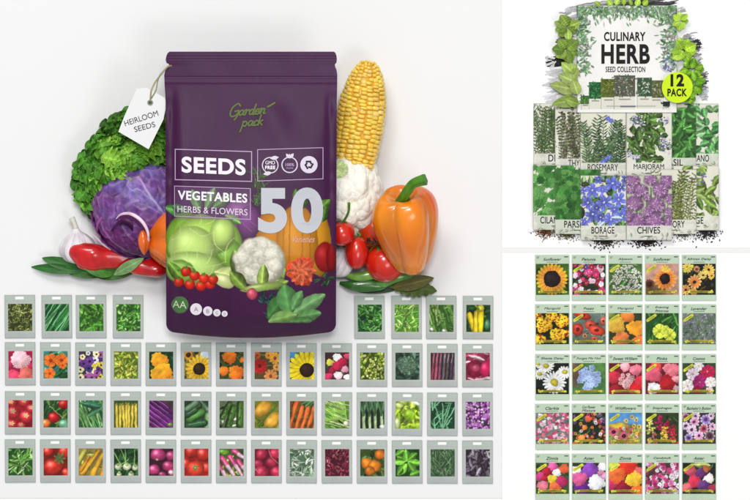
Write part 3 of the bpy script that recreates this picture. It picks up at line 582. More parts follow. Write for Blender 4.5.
    Z = pfront(c.PX, c.PY); k = 1 - Z / CAMH; P = np.stack([(c.PX - 375) * .001 * k, (250 - c.PY) * .001 * k, Z], 1); mb = MB(); mb.add(P, gridf(nv, nu), c.C)
    FP0 = mb.build("front_panel", M['foil'], R0)
    # back and bottom
    nu2, nv2 = 60, 90; v, u = np.meshgrid(np.linspace(51.5, YB, nv2), np.linspace(0, 1, nu2), indexing='ij'); xl, xr = xlim(v); X = (xl + (xr - xl) * u).ravel(); Y = (v + bow(u, v)).ravel(); v = v.ravel(); u = u.ravel()
    D = (.001 + .034 * np.clip((v - 90) / 200, 0, 1)) * np.clip((YB + .01 - v) / 14, 0, 1) ** .5 * (1 - np.abs(2 * u - 1) ** 5)
    Z = seam(v) - .0003 - D; k = 1 - Z / CAMH; mb = MB(); mb.add(np.stack([(X - 375) * .001 * k, (250 - Y) * .001 * k, Z], 1), gridf(nv2, nu2)[:, ::-1], PUR); mb.build("back_panel", M['foil'], R0)
    # writing
    zf = lambda e: (lambda x, y: pfront(x, y) + e)
    WH = (244, 238, 246); LV = (196, 168, 206); mb = MB()
    strip(mb, [(175.2, 149.2), (251.6, 151.6), (251.6, 181.4), (175.2, 179.6)], .9, zf(.0007), LV, True)
    strip(mb, [(174.5, 186), (250.4, 188.6), (250.4, 219.5), (174.5, 216)], .7, zf(.0007), LV, True)
    strip(mb, [(257.6, 149.6), (323, 147.6), (323, 178.8), (257.6, 181)], .7, zf(.0007), LV, True); mb.build("label_frame", M['ink'], R0, sub=FP0)
    mb = MB(); text(mb, "SEEDS", 213.6, 165.9, 64, 16.2, zf(.0005), WH, bold=.035, slope=.045)
    text(mb, "VEGETABLES", 212.5, 196.6, 69.5, 9.2, zf(.0005), WH, bold=.03, slope=.05); text(mb, "HERBS & FLOWERS", 212.5, 210.6, 70, 6.4, zf(.0005), (226, 212, 226), slope=.05, bold=.005); mb.build("lettering", M['ink'], R0, sub=FP0)
    mb = MB(); text(mb, "50", 290.6, 210.4, 65, 46, zf(.0008), (192, 194, 202), bold=.05); mb.build("large_number", M['silver'], R0, sub=FP0)
    mb = MB(); text(mb, "Varieties", 303.3, 239.2, 23, 6.2, zf(.0004), (222, 176, 166), shear=.35); mb.build("script_lettering", M['ink'], R0, sub=FP0)
    # script logo drawn as pen strokes
    mb = MB(); G = (100, 116, 66); zi = [0.0]
    def pen(pts, w, ox, oy, sc):
        q = spline(pts, 6 * len(pts)); strip(mb, [(ox + x * sc + y * sc * -.25, oy + y * sc) for x, y in q], w, zf(.0006 + zi[0]), G); zi[0] += 7e-5
    L = {'a': [[(2.6, .4), (1.2, 0), (.2, 1.4), (.8, 2.8), (2, 2), (2.7, .3), (2.5, 2.4), (3.4, 2.6)]], 'r': [[(0, .2), (.6, 0), (.4, 2.8), (.8, .8), (1.9, 0), (2.3, .5)]], 'd': [[(2.6, .6), (1.2, 0), (.2, 1.4), (.8, 2.8), (2, 2), (2.9, -3), (2.5, 2.4), (3.4, 2.6)]],
         'e': [[(.2, 1.5), (2, 1.2), (1.6, 0), (.4, .6), (.4, 2.4), (1.6, 2.9), (2.6, 2)]], 'n': [[(0, .2), (.6, 0), (.4, 2.8), (1.0, .8), (2, 0), (2.5, .8), (2.3, 2.5), (3.2, 2.6)]], 'p': [[(.3, 0), (.2, 3), (-.2, 6)], [(.3, .8), (1.6, 0), (2.6, 1.2), (1.8, 2.8), (.4, 2.4)]],
         'c': [[(2.4, .7), (1.4, 0), (.3, 1.4), (1, 2.9), (2.6, 2.2)]], 'k': [[(.6, -3), (.3, 0), (.2, 2.9)], [(2.2, 0), (.4, 1.5), (1.4, 1.8), (2.4, 2.9)]], 'G': [[(5, -3), (3.4, -4.2), (.8, -2), (.2, 1.4), (1.6, 3.2), (4, 2.2), (4.8, -.2), (2.8, .2)], [(4.8, -.2), (4.6, 3), (3.6, 5)]]}
    def word(w, ox, oy, sc, th):
        for ch in w:
            for s_ in L[ch]: pen(s_, th, ox, oy, sc)
            wd = {'G': 5.4, 'r': 2.5, 'e': 2.8, 'c': 2.6, 'k': 2.8}.get(ch, 3.4) * sc; ox += wd; oy -= wd * .08
    word("Garden", 230.5, 111, 1.72, 1.5); word("pack", 243, 121.3, 1.7, 1.4); strip(mb, [(268, 106.5), (271, 105), (274.5, 102.8)], 1.6, zf(.0004), (110, 122, 50)); mb.build("logo", M['ink'], R0, sub=FP0)
    # round marks
    mb = MB(); LV2 = (224, 214, 230)
    for (x, r0, r1) in [(270.2, 7.3, 8.3), (289.6, 7.1, 8.2)]: disc(mb, x, 165.2 - (x - 270) * .02, r1, zf(.0004), LV2, r0=r0)
    disc(mb, 308.9, 164.6, 8.6, zf(.0004), LV2)
    text(mb, "GMO", 270.2, 162.6, 9.6, 3.6, zf(.0006), WH, bold=.05); text(mb, "FREE", 270.2, 167.4, 10.2, 3.6, zf(.0006), WH, bold=.05); text(mb, "100%", 289.8, 164.6, 8.6, 3.0, zf(.0006), LV, bold=.02); text(mb, "ORGANIC", 289.8, 168, 7.6, 1.5, zf(.0006), LV)
    def lf(x, y, l, w, a, col=LV2):
        t = np.linspace(0, 1, 12); q = np.sin(np.pi * t) * w / 2; pu = [(x + math.cos(a) * l * s_ - math.sin(a) * d, y + math.sin(a) * l * s_ + math.cos(a) * d) for s_, d in list(zip(t, q)) + list(zip(t[::-1], -q[::-1]))]
        X = np.array([p[0] for p in pu]); Y = np.array([p[1] for p in pu]); z = pfront(X, Y) + .0007; kk = 1 - z / CAMH; mb.add(np.stack([(X - 375) * .001 * kk, (250 - Y) * .001 * kk, z], 1), [tuple(range(len(pu)))[::-1]], col)
    lf(270, 158.5, 9, 4, -.15); lf(272, 172.5, 9, 4, 2.95); lf(289.6, 158.4, 6, 3, -2.2); lf(289.6, 158.4, 6.5, 3.4, -.9); lf(289.6, 158.4, 5, 1.5, -1.6)
    for i in range(3):
        a = i * 2.094 - 1.57; cx, cy = 308.9 + 3.1 * math.cos(a), 164.6 + 3.1 * math.sin(a); t = a + 1.57
        strip(mb, [(cx - 2.3 * math.cos(t), cy - 2.3 * math.sin(t)), (cx + 1.4 * math.cos(t), cy + 1.4 * math.sin(t)), (cx + 1.4 * math.cos(t) - 1.9 * math.cos(a - .4), cy + 1.4 * math.sin(t) - 1.9 * math.sin(a - .4))], 1.7, zf(.0007), (52, 32, 60))
    mb.build("round_mark", M['ink'], R0, sub=FP0)
    mb = MB()
    for (x, y, rad) in [(196.1, 309.2, 5.9), (207.8, 311.1, 4.7), (216.9, 312.8, 3.7), (224.6, 313.8, 3.0)]: disc(mb, x, y, rad, zf(.0007), (240, 234, 242))
    text(mb, "AA", 179.6, 304.4, 13.6, 7, zf(.0005), (214, 226, 190), slope=.1); text(mb, "A", 196.1, 309.2, 4.2, 4.4, zf(.0012), (170, 140, 176)); text(mb, "B", 207.8, 311.2, 3, 3.6, zf(.0012), (176, 150, 184)); text(mb, "C", 216.9, 312.8, 2.6, 2.9, zf(.0012), (176, 150, 184)); text(mb, "D", 224.6, 313.8, 2, 2.2, zf(.0012), (186, 160, 190))
    mb.build("grade_mark", M['ink'], R0, sub=FP0)
pouch()

# ------------------------------------------------------------------ hang tag and twine
R0 = root("hang_tag", W(141, 118, .05), "white cardboard hang tag reading heirloom seeds, tied to the pouch", "tag")
out = [(136.6, 88.6), (146.5, 87.6), (164.6, 97.6), (166.6, 104), (163.4, 119.5), (148.6, 149.2), (118.4, 131.6), (124, 117)]
def tz(x, y): return .0665 + .00008 * (np.asarray(x) - 140) + .00004 * (150 - np.asarray(y))
def poly_hole(mb, out, hole, zf, th, col):
    O = np.array(out, float); n = 64; cx, cy, hr = hole; a = np.linspace(0, 2 * np.pi, n, endpoint=False); H = np.stack([cx + hr * np.cos(a), cy + hr * np.sin(a)], 1); E = []
    for t in a:
        d = np.array([math.cos(t), math.sin(t)]); best = 1e9
        for p, q in zip(O, np.roll(O, -1, 0)):
            e = q - p; den = d[0] * e[1] - d[1] * e[0]
            if abs(den) < 1e-9: continue
            w = p - np.array([cx, cy]); s_ = (w[0] * e[1] - w[1] * e[0]) / den; uu = (w[0] * d[1] - w[1] * d[0]) / den
            if s_ > 0 and -1e-6 <= uu <= 1 + 1e-6: best = min(best, s_)
        E.append(np.array([cx, cy]) + d * best)
    E = np.array(E)
    for p in O: E[np.argmin(np.linalg.norm(E - p, axis=1))] = p
    R = np.vstack([H, E, E, H]); Z = zf(R[:, 0], R[:, 1]); Z[2 * n:] -= th; k = 1 - Z / CAMH; V = np.stack([(R[:, 0] - 375) * .001 * k, (250 - R[:, 1]) * .001 * k, Z], 1)
    mb.add(V, gridf(4, n, cu=True, cv=True), col)
mb = MB(); poly_hole(mb, out, (150.2, 102.6, 1.7), tz, .0007, (236, 236, 236)); CD = mb.build("card", M['card'], R0, smooth=False)
mb = MB(); disc(mb, 150.2, 102.6, 3.0, lambda x, y: tz(x, y) + .0003, (150, 150, 148), r0=1.7); mb.build("eyelet", M['ink'], R0, sub=CD)
mb = MB(); zt = lambda x, y: tz(x, y) + .0004; text(mb, "HEIRLOOM", 141.2, 118.2, 35, 5.6, zt, (66, 66, 68), rot=.31, bold=.0); text(mb, "SEEDS", 144.6, 126.8, 21.5, 5.4, zt, (66, 66, 68), rot=.26); mb.build("lettering", M['ink'], R0, sub=CD)
mb = MB()
tube(mb, [W(*p) for p in [(150.2, 102.6, .0640), (150.4, 99, .0695), (151.5, 90, .0705), (156, 81, .0715), (162, 73.5, .0745), (167.8, 66.5, .0760), (172, 65.5, .072)]], [.00075] * 7, (176, 160, 122), n=60, k=10, lump=lambda t, a: .25 * np.sin(t * 160 + a))
tube(mb, [W(*p) for p in [(150.2, 102.8, .0640), (151.6, 98, .0695), (156, 90, .0705), (157.5, 82, .0715), (160, 75, .074), (167.2, 67.5, .0755), (172, 66, .0715)]], [.00065] * 7, (146, 156, 122), n=60, k=10, lump=lambda t, a: .25 * np.sin(t * 160 + a))
tag(mb.build("twine", M['twine'], origin=W(160, 80, .055)), "thin beige twine loop tying the white tag to the pouch notch", "string")
# ------------------------------------------------------------------ 50 small grey-green packets
G1, G2, G3, DK = (64, 118, 40), (98, 164, 58), (140, 196, 84), (24, 44, 20)
def bgc(c, col): c.C[:] = col
def p_thyme(c): bgc(c, (52, 60, 24)); c.leaves([(96, 112, 46), (130, 142, 70), (74, 88, 34), (160, 164, 96)], 150, 4, 1.6)
def p_chive(c): bgc(c, (16, 70, 30)); c.blades([(40, 130, 52), (74, 164, 78), (22, 98, 42), (120, 192, 130)], 46, 34, 1.6, -.95, .16)
def p_lettuce(c): bgc(c, (40, 104, 28)); c.leaves([(92, 166, 54), (130, 194, 84), (74, 144, 42)], 50, 8, 6)
def p_cil(c): bgc(c, (38, 96, 26)); c.leaves([(80, 158, 46), (120, 186, 80), (60, 132, 36), (150, 204, 110)], 110, 4.4, 3)
def p_pars(c): bgc(c, (22, 82, 36)); c.leaves([(66, 136, 52), (104, 170, 80), (44, 108, 38), (84, 152, 56)], 90, 6, 3); c.ell(5, 13, 3, 3, (14, 50, 30), sh=.1, hl=0)
def p_arug(c): bgc(c, (90, 156, 44)); c.leaves([(150, 204, 84), (180, 222, 116), (124, 188, 66), (100, 170, 60)], 76, 7, 2.8)
def p_peas(c): bgc(c, (52, 96, 34)); c.blades([(126, 172, 70), (88, 142, 48), (164, 196, 110)], 22, 15, 3, 1.3, .5); c.leaves([(104, 150, 70)], 25, 5, 2); c.balls([(.1, .9, 2), (.6, .96, 2.2)], (224, 232, 210))
def p_ypep(c):
    bgc(c, (30, 66, 26)); c.leaves([(44, 96, 40), (20, 44, 20)], 20, 8, 5); c.line(3, 10, 9, 30, 6, 5, (240, 208, 30)); c.line(10, 8, 9, 30, 5, 6, (246, 216, 36)); c.line(14, 3, 14, 30, 7, 5, (252, 224, 20)); c.ell(14, 4, 4, 3, (250, 230, 60)); c.leaf(8, 0, 8, 3, .8, (120, 160, 40)); c.ell(21, 20, 3, 5, (70, 140, 90))
def p_bego(c):
    bgc(c, (170, 26, 70)); c.pom(5, 24, 6, (224, 60, 90)); c.pom(18, 23, 8, (232, 104, 92), hi=1.15); c.pom(12, 8.5, 10, (248, 190, 200), rings=5, hi=1.12); c.pom(1, 14, 4, (186, 40, 84)); c.pom(23, 15, 3, (200, 40, 90))
def p_nast(c):
    bgc(c, (52, 124, 112)); c.leaves([(40, 110, 70), (90, 160, 130), (30, 84, 40)], 20, 9, 6)
    for x, y, r in [(18, 9, 7), (7, 9, 7), (6, 22, 6), (19, 14, 4)]: c.flower(x, y, r, 5, (246, 104, 24), cc=(190, 50, 14), depth=.25, tip=(250, 124, 40))
def p_pansy(c):
    bgc(c, (60, 50, 60))
    for i in range(34): x, y = c.rp(); cl = [(96, 50, 130), (238, 232, 240), (230, 206, 60), (60, 40, 110), (160, 80, 150), (250, 240, 170)][c.r.randint(6)]; c.flower(x, y, 2.6 + c.r.rand() * 1.6, 5, cl, cc=(40, 20, 60), cr=.3, depth=.2)
    c.flower(11, 10, 4.6, 5, (110, 60, 150), cc=(40, 16, 60), cr=.3, depth=.2); c.flower(10, 17, 4, 5, (70, 50, 120), cc=(30, 16, 60), cr=.3, depth=.2)
def p_must(c): bgc(c, (94, 120, 26)); c.leaves([(150, 172, 50), (186, 198, 80), (120, 150, 40), (206, 206, 70)], 90, 5, 3.4)
def p_omar(c): bgc(c, (22, 56, 26)); c.leaves([(40, 84, 40)], 20, 6, 4); c.pom(10, 8, 8.6, (238, 146, 24), rings=6, sq=.8); c.pom(13, 21, 11, (246, 152, 26), rings=7, sq=.8)
def p_sun1(c):
    bgc(c, (150, 130, 60)); c.ell(22, 3, 6, 5, (196, 214, 236), sh=0, hl=0); c.leaves([(110, 90, 20), (170, 140, 40), (70, 70, 20)], 24, 6, 3); c.flower(4, 3, 5, 14, (220, 150, 30), cc=(70, 40, 10), cr=.5, depth=.3)
    c.flower(15, 17, 14, 18, (240, 178, 28), cc=(52, 32, 14), cr=.44, depth=.3, tip=(250, 200, 50)); c.dots([(110, 70, 20)], 0, 1, 1)
def p_omar2(c):
    bgc(c, (64, 80, 30)); c.leaves([(90, 110, 50), (50, 60, 20)], 30, 6, 3)
    for x, y, r in [(10, 5, 7), (17, 21, 8), (4, 19, 5), (23, 8, 3)]: c.pom(x, y, r, (244, 112, 20), rings=5, hi=1.2)
def p_gail(c):
    bgc(c, (84, 70, 36)); c.leaves([(104, 120, 60)], 20, 7, 2)
    for x, y, r, cl in [(20, 6, 6, (230, 160, 50)), (14, 3, 4, (226, 150, 40)), (16, 24, 7, (222, 140, 66)), (22, 15, 4, (236, 170, 70)), (2, 3, 4, (200, 90, 40))]: c.flower(x, y, r, 10, cl, cc=(150, 70, 30), depth=.25)
    c.flower(5, 14, 7.5, 12, (190, 28, 26), cc=(120, 16, 20), depth=.2)
def p_sun2(c): bgc(c, (60, 126, 60)); c.ell(1, 1, 5, 5, (60, 150, 220), sh=0, hl=0); c.leaves([(60, 120, 50)], 8, 8, 4); c.flower(17, 18, 20, 20, (250, 210, 10), cc=(52, 28, 18), cr=.36, depth=.28, tip=(255, 222, 40)); c.dots([(80, 46, 30)], 0, 1, 1)
def p_straw(c):
    bgc(c, (70, 40, 40)); c.leaves([(50, 90, 50)], 16, 5, 2)
    for x, y, r, cl in [(12, 5, 4.4, (244, 240, 230)), (5, 10, 3.8, (230, 216, 70)), (17, 10, 5, (170, 20, 60)), (12, 14, 5, (196, 30, 70)), (3, 24, 4, (200, 40, 90)), (13, 23, 4.4, (238, 190, 196)), (20, 17, 3.6, (236, 150, 170)), (22, 25, 3.6, (240, 236, 226)), (7, 18, 3.4, (150, 16, 50)), (22, 4, 3, (200, 60, 90))]: c.pom(x, y, r, cl, rings=3)
def p_bean(c): bgc(c, (60, 80, 16)); c.dots([(150, 178, 40), (200, 214, 100), (104, 136, 30), (224, 228, 140)], 130, 1, 1.7)
def p_broc(c):
    bgc(c, (36, 58, 46)); c.leaves([(54, 84, 66), (80, 110, 90)], 24, 9, 5); c.ell(12, 13, 10, 9.4, (84, 122, 94), sh=.4, hl=0, soft=1)
    for i in range(90): a = c.r.rand() * 6.3; q = 9 * math.sqrt(c.r.rand()); c.ell(12 + q * math.cos(a), 12.6 + q * math.sin(a), 1.2, 1.1, c.jit((112, 150, 118), .1), hl=.05)
def p_asp(c):
    bgc(c, (48, 40, 40))
    for i, x in enumerate([1.5, 5, 8.6, 12.5, 16, 20, 23.4]): c.line(x + 1.6, 0, x - .6, 28, 3, 3.2, [(150, 60, 80), (176, 80, 100), (140, 70, 100), (110, 96, 104), (96, 80, 84), (86, 66, 84), (120, 90, 110)][i], sh=.6); c.line(x + 2, 2, x + .6, 10, .9, .6, (220, 190, 200), al=.6)
def p_beet(c):
    bgc(c, (140, 40, 70)); c.leaves([(226, 160, 176), (214, 60, 100)], 20, 10, 2.4); c.ell(9, 16, 9, 8.6, (150, 18, 56), hl=.12); c.ell(10, 15, 4, 3.6, (180, 60, 90), sh=.2); c.ell(20, 16, 6, 9, (214, 26, 90)); c.line(10, 27, 24, 25, 3, 3, (226, 190, 200)); c.leaf(2, 2, 18, 4, .3, (234, 190, 200))
def p_tomp(c): bgc(c, (150, 20, 30)); c.balls([(.12, .1, 6), (.66, .06, 6), (.2, .45, 7), (.95, .3, 5.5), (.15, .9, 6), (.55, .95, 5), (.75, .62, 7.2)], (214, 40, 52), star=(200, 170, 110))
def p_tomg(c): bgc(c, (30, 70, 30)); c.leaves([(70, 120, 50), (120, 160, 80), (40, 80, 40)], 26, 8, 4); c.ell(20, 24, 5, 5, (120, 190, 150)); c.balls([(.85, .14, 5.4), (.42, .62, 6)], (196, 22, 24)); c.balls([(.1, .85, 4.6)], (236, 112, 40)); c.line(6, 6, 20, 18, .8, .6, (170, 200, 110))
def p_gbean(c): bgc(c, (40, 96, 60)); c.leaves([(60, 120, 84), (40, 90, 60)], 12, 9, 6); c.blades([(110, 172, 90), (150, 200, 120), (80, 150, 72)], 30, 22, 1.8, 1.15, .45, bend=1.5); c.leaf(0, 2, 26, 7, .2, (60, 124, 90)); c.leaf(24, 6, 20, 6, 2.6, (70, 134, 90))
def p_wax(c):
    bgc(c, (54, 84, 30))
    for i in range(7): x = 3 + i * 3; c.line(x + c.r.randn() * .5, 4, x + c.r.randn() * .5, 28, 3, 2.6, (240, 210, 70)); c.ell(x, 3.4, .8, 1.4, (120, 130, 60))
def p_egg(c):
    bgc(c, (70, 50, 60)); c.leaves([(40, 90, 40)], 6, 6, 3)
    for i in range(7): y = -8 + i * 5.4; c.line(-3, y, 22, y + 19, 4.6, 5.4, c.jit((122, 34, 128), .12), sh=.55); c.line(0, y + 1, 19, y + 15, .9, .6, (206, 140, 212), al=.7)
    c.ell(21, 24, 3, 2, (110, 150, 60))
def p_cuc1(c):
    bgc(c, (34, 66, 40))
    for x0, y0, x1, y1, w, cl in [(16, 2, 24, 10, 6, (92, 124, 96)), (4, 12, 14, 4, 7, (62, 108, 60)), (3, 8, 12, 2, 6, (110, 150, 110)), (5, 19, 18, 11, 7, (84, 150, 60)), (3, 14, 11, 9, 6, (56, 100, 60)), (23, 14, 22, 26, 6, (140, 190, 110)), (4, 25, 20, 22, 7, (48, 100, 56))]: c.line(x0, y0, x1, y1, w, w, cl, sh=.5); c.line(x0, y0 - 1, x1, y1 - 1, .8, .6, (190, 214, 180), al=.5)
def p_cuc2(c):
    bgc(c, (90, 110, 70)); c.leaves([(210, 220, 200), (40, 60, 30)], 10, 6, 3)
    for x0, y0, x1, y1, w in [(10, 3, 3, 16, 6.4), (14, 7, 9, 25, 7), (21, 3, 20, 24, 7.4)]:
        c.line(x0, y0, x1, y1, w, w, (70, 116, 42), sh=.6); c.line(x0 - .6, y0, x1 - .6, y1, 1.4, 1, (150, 186, 100), al=.6)
        for k in range(9): t = c.r.rand(); c.ell(x0 + (x1 - x0) * t + c.r.randn() * 1.4, y0 + (y1 - y0) * t, .5, .5, (40, 70, 24), hl=0)
def p_melon(c): bgc(c, (110, 120, 30)); c.leaves([(130, 140, 40), (90, 110, 30)], 16, 8, 3); c.ell(8, 8, 10, 6.5, (238, 172, 44), ang=-.7, hl=.2); c.ell(18, 19, 10, 6.6, (240, 176, 50), ang=-.7, hl=.2); c.line(4, 24, 23, 3, 1.8, 1.4, (90, 130, 40)); c.line(6, 26, 18, 26, 1.6, 1, (150, 160, 50))
def p_carr(c):
    bgc(c, (130, 70, 30)); c.leaves([(60, 110, 50), (40, 80, 40)], 10, 9, 4)
    for x in [2, 8, 14, 20, 26]: c.line(x + 4, 1 + (x > 6) * 5, x - 3, 29, 5, 3.6, (240, 110, 34), sh=.5); c.line(x + 3, 6, x - 2, 24, .7, .6, (255, 176, 110), al=.6)
    c.blades([(60, 120, 60), (130, 170, 100)], 10, 8, 1.2, -.5, .8) if False else None
    c.leaf(10, 4, 10, 3, -.4, (70, 130, 70)); c.leaf(15, 6, 10, 3, -.7, (90, 150, 80)); c.leaf(19, 7, 8, 3, -.9, (60, 120, 60))
def p_scal(c):
    bgc(c, (90, 140, 40))
    for i in range(16): a = 3.3 + i * .085; c.line(22, 22, 22 + 30 * math.cos(a), 22 + 30 * math.sin(a), 2.2, 2.4, c.jit((150, 200, 80), .12))
    c.leaves([(110, 170, 60), (80, 140, 50)], 16, 6, 2.4, 3.8, .6); c.blades([(196, 222, 140)], 8, 22, 1.6, .3, .2); c.ell(21, 22, 3, 3, (226, 232, 190))
def p_leek(c):
    bgc(c, (24, 40, 24))
    for x in [3, 9, 14.5, 21]: c.line(x, 8, x + .6, 28, 3, 3, (176, 204, 150)); c.line(x, 12, x - 4, -2, 2.4, 3, (84, 128, 84)); c.line(x, 12, x + 4, -2, 2.4, 3, (110, 150, 110)); c.line(x, 14, x + .5, -2, 2, 2, (60, 110, 60))
    c.ell(22, 25, 3, 2.4, (220, 228, 210))
def p_blet(c): bgc(c, (150, 190, 40)); c.ell(13, 15, 13, 13, (160, 206, 30), sh=.3, hl=.05, soft=2); c.leaves([(176, 216, 50), (150, 200, 30), (196, 226, 90)], 26, 12, 7); c.ell(22, 2, 6, 1.6, (240, 240, 236), ang=.4); c.ell(4, 4, 5, 3, (206, 222, 120)); c.ell(2, 22, 3, 6, (214, 230, 140)); c.ell(14, 13, 6, 6, (130, 186, 20), sh=.2, al=.7)
def p_rosem(c):
    bgc(c, (24, 66, 40)); c.leaves([(50, 120, 76), (90, 160, 110), (40, 96, 60)], 40, 8, 2.2)
    for x0, x1 in [(8, 4), (10, 12), (14, 20), (20, 26)]: c.line(12, 28, x1, 2, 1.6, 1.1, (130, 196, 150)); 
    c.blades([(120, 190, 140)], 12, 9, 1.3, -1, 1.6)
def p_viol(c): bgc(c, (60, 40, 60)); c.dots([(190, 96, 196), (214, 140, 220), (160, 70, 170), (228, 190, 232)], 190, .8, 1.6, sh=.3)
def p_spin(c):
    bgc(c, (36, 84, 30))
    for i in range(26): a = c.r.rand() * 6.3; c.leaf(12, 13, 9 + 6 * c.r.rand(), 4, a, c.jit((110, 172, 70), .16), 1.35)
    c.blades([(220, 230, 200)], 5, 8, 1, -.7, .3); c.leaves([(90, 150, 60), (150, 200, 110)], 16, 7, 3)
def p_tomr(c): bgc(c, (120, 30, 20)); c.balls([(.2, .1, 5.6), (.88, .12, 6.6), (.95, .9, 5), (.4, .68, 9.6)], (222, 44, 30)); c.flower(16, 10, 6, 7, (90, 120, 60), cr=0, depth=.88); c.line(16, 10, 20, 4, 1, .8, (120, 150, 90))
def p_squa(c): bgc(c, (140, 120, 60)); c.leaves([(150, 160, 70)], 8, 7, 4); c.line(-2, 16, 6, 2, 6, 5, (200, 190, 80)); c.line(4, 24, 20, 3, 6.6, 3.6, (228, 164, 30)); c.line(13, 28, 24, 6, 6.6, 4, (236, 176, 44)); c.line(2, 22, 10, 8, 4, 3, (214, 146, 40)); c.line(7, 21, 18, 6, 1, .7, (250, 216, 110), al=.7); c.line(23, 29, 26, 14, 5, 4, (214, 150, 30))
def p_turn(c):
    bgc(c, (20, 50, 20)); c.leaves([(30, 76, 34), (50, 104, 50)], 26, 9, 5)
    for x, a in [(4, -.4), (12, -1.3), (14, -1.8), (20, -1.2), (8, -2)]: c.line(x, 18, x + math.cos(a - .3) * 14, 18 + math.sin(a) * 18, 1.3, .8, (150, 190, 110))
    for x, y, r in [(4, 18, 3.4), (13, 18, 4), (21, 19, 3.4), (5, 26, 2.4), (17, 26, 3)]: c.ell(x, y, r, r * .95, (226, 234, 190)); c.ell(x, y - 2, 1.6, 1.6, (160, 196, 100), hl=0)
def p_onion(c):
    bgc(c, (60, 20, 40))
    for x, y, r in [(9, 6, 7.5), (22, 7, 5.5), (19, 17, 6), (5, 21, 6), (23, 24, 4.6), (13, 26, 4)]: c.ell(x, y, r, r * .85, c.jit((176, 50, 104), .06), hl=.5); c.line(x - r * .7, y - 1, x + r * .7, y + .5, .5, .4, (230, 150, 180), al=.5)
    c.ell(8, 11, 1.6, 1.2, (220, 200, 150)); c.ell(22, 24, 2.4, 2, (240, 220, 220))
def p_tomr2(c): bgc(c, (176, 26, 20)); c.balls([(.3, .1, 7), (.8, .2, 8), (.06, .55, 6), (.96, .7, 6)], (214, 44, 34)); c.ell(11, 20, 9, 8, (240, 62, 40), hl=.2); c.flower(11, 19, 3.4, 6, (120, 140, 60), cc=(220, 200, 150), cr=.3, depth=.7)
def p_rad(c):
    bgc(c, (60, 80, 40)); c.leaves([(90, 140, 50), (60, 110, 40), (160, 190, 80)], 16, 8, 4); c.ell(4, 3, 6, 3, (110, 170, 50))
    for x0, y0, x1, y1 in [(14, 2, 24, 9), (2, 9, 14, 26), (10, 8, 22, 26), (18, 12, 28, 24), (-2, 16, 8, 30)]: c.line(x0, y0, x1, y1, 5.4, 4, (224, 74, 130)); c.line(x0 + (x1 - x0) * .5, y0 + (y1 - y0) * .5, x1, y1, 4, 3, (248, 226, 234), al=.9); c.line(x0, y0, x1, y1, .8, .6, (255, 200, 220), al=.7)
def p_rad2(c):
    bgc(c, (110, 16, 40)); c.balls([(.3, .2, 6), (.85, .18, 6), (.15, .55, 5), (.7, .5, 6), (.3, .85, 7), (.9, .85, 6)], (196, 40, 74), hl=.25)
    for i in range(9): x, y = c.rp(); c.line(x, y, x + c.r.randn() * 12, y + c.r.randn() * 8, .7, .4, (234, 150, 150), al=.8, bend=2)
def p_sage(c): bgc(c, (84, 110, 84)); c.leaves([(150, 178, 146), (186, 204, 180), (120, 150, 116), (206, 220, 200)], 80, 6.5, 2.6)
def p_amar(c): bgc(c, (80, 18, 36)); c.leaves([(124, 34, 58), (150, 54, 76), (96, 20, 44), (170, 90, 100)], 120, 4, 2)
def p_pump(c): bgc(c, (60, 80, 30)); c.leaves([(90, 110, 50), (50, 60, 24), (60, 130, 70)], 34, 6, 3.6); c.balls([(.82, .2, 5.4), (.28, .52, 6), (.6, .62, 6.6), (.4, .8, 5)], (246, 134, 24), hl=.15)
def p_basil(c):
    bgc(c, (26, 66, 16))
    for x, y, l, w, a in [(12, 12, 13, 8, -2.6), (12, 12, 12, 8, -1.7), (12, 12, 13, 8, -.7), (12, 13, 14, 8, .1), (12, 13, 15, 9, 1.0), (11, 14, 15, 9, 2.2), (10, 12, 12, 7, 3.1), (0, 6, 10, 6, -.5), (14, 26, 12, 7, -.3), (2, 26, 10, 6, -1)]: c.leaf(x, y, l, w, a, c.jit((110, 186, 54), .12), 1.4)
def p_dill(c): bgc(c, (52, 84, 52)); c.blades([(90, 130, 80), (120, 156, 104), (60, 100, 56), (140, 170, 130)], 120, 9, .7, 1.4, 1.8)
def p_dbas(c): bgc(c, (40, 34, 42)); c.leaves([(84, 74, 90), (60, 48, 62), (140, 132, 144), (110, 96, 112)], 70, 7, 3.6)

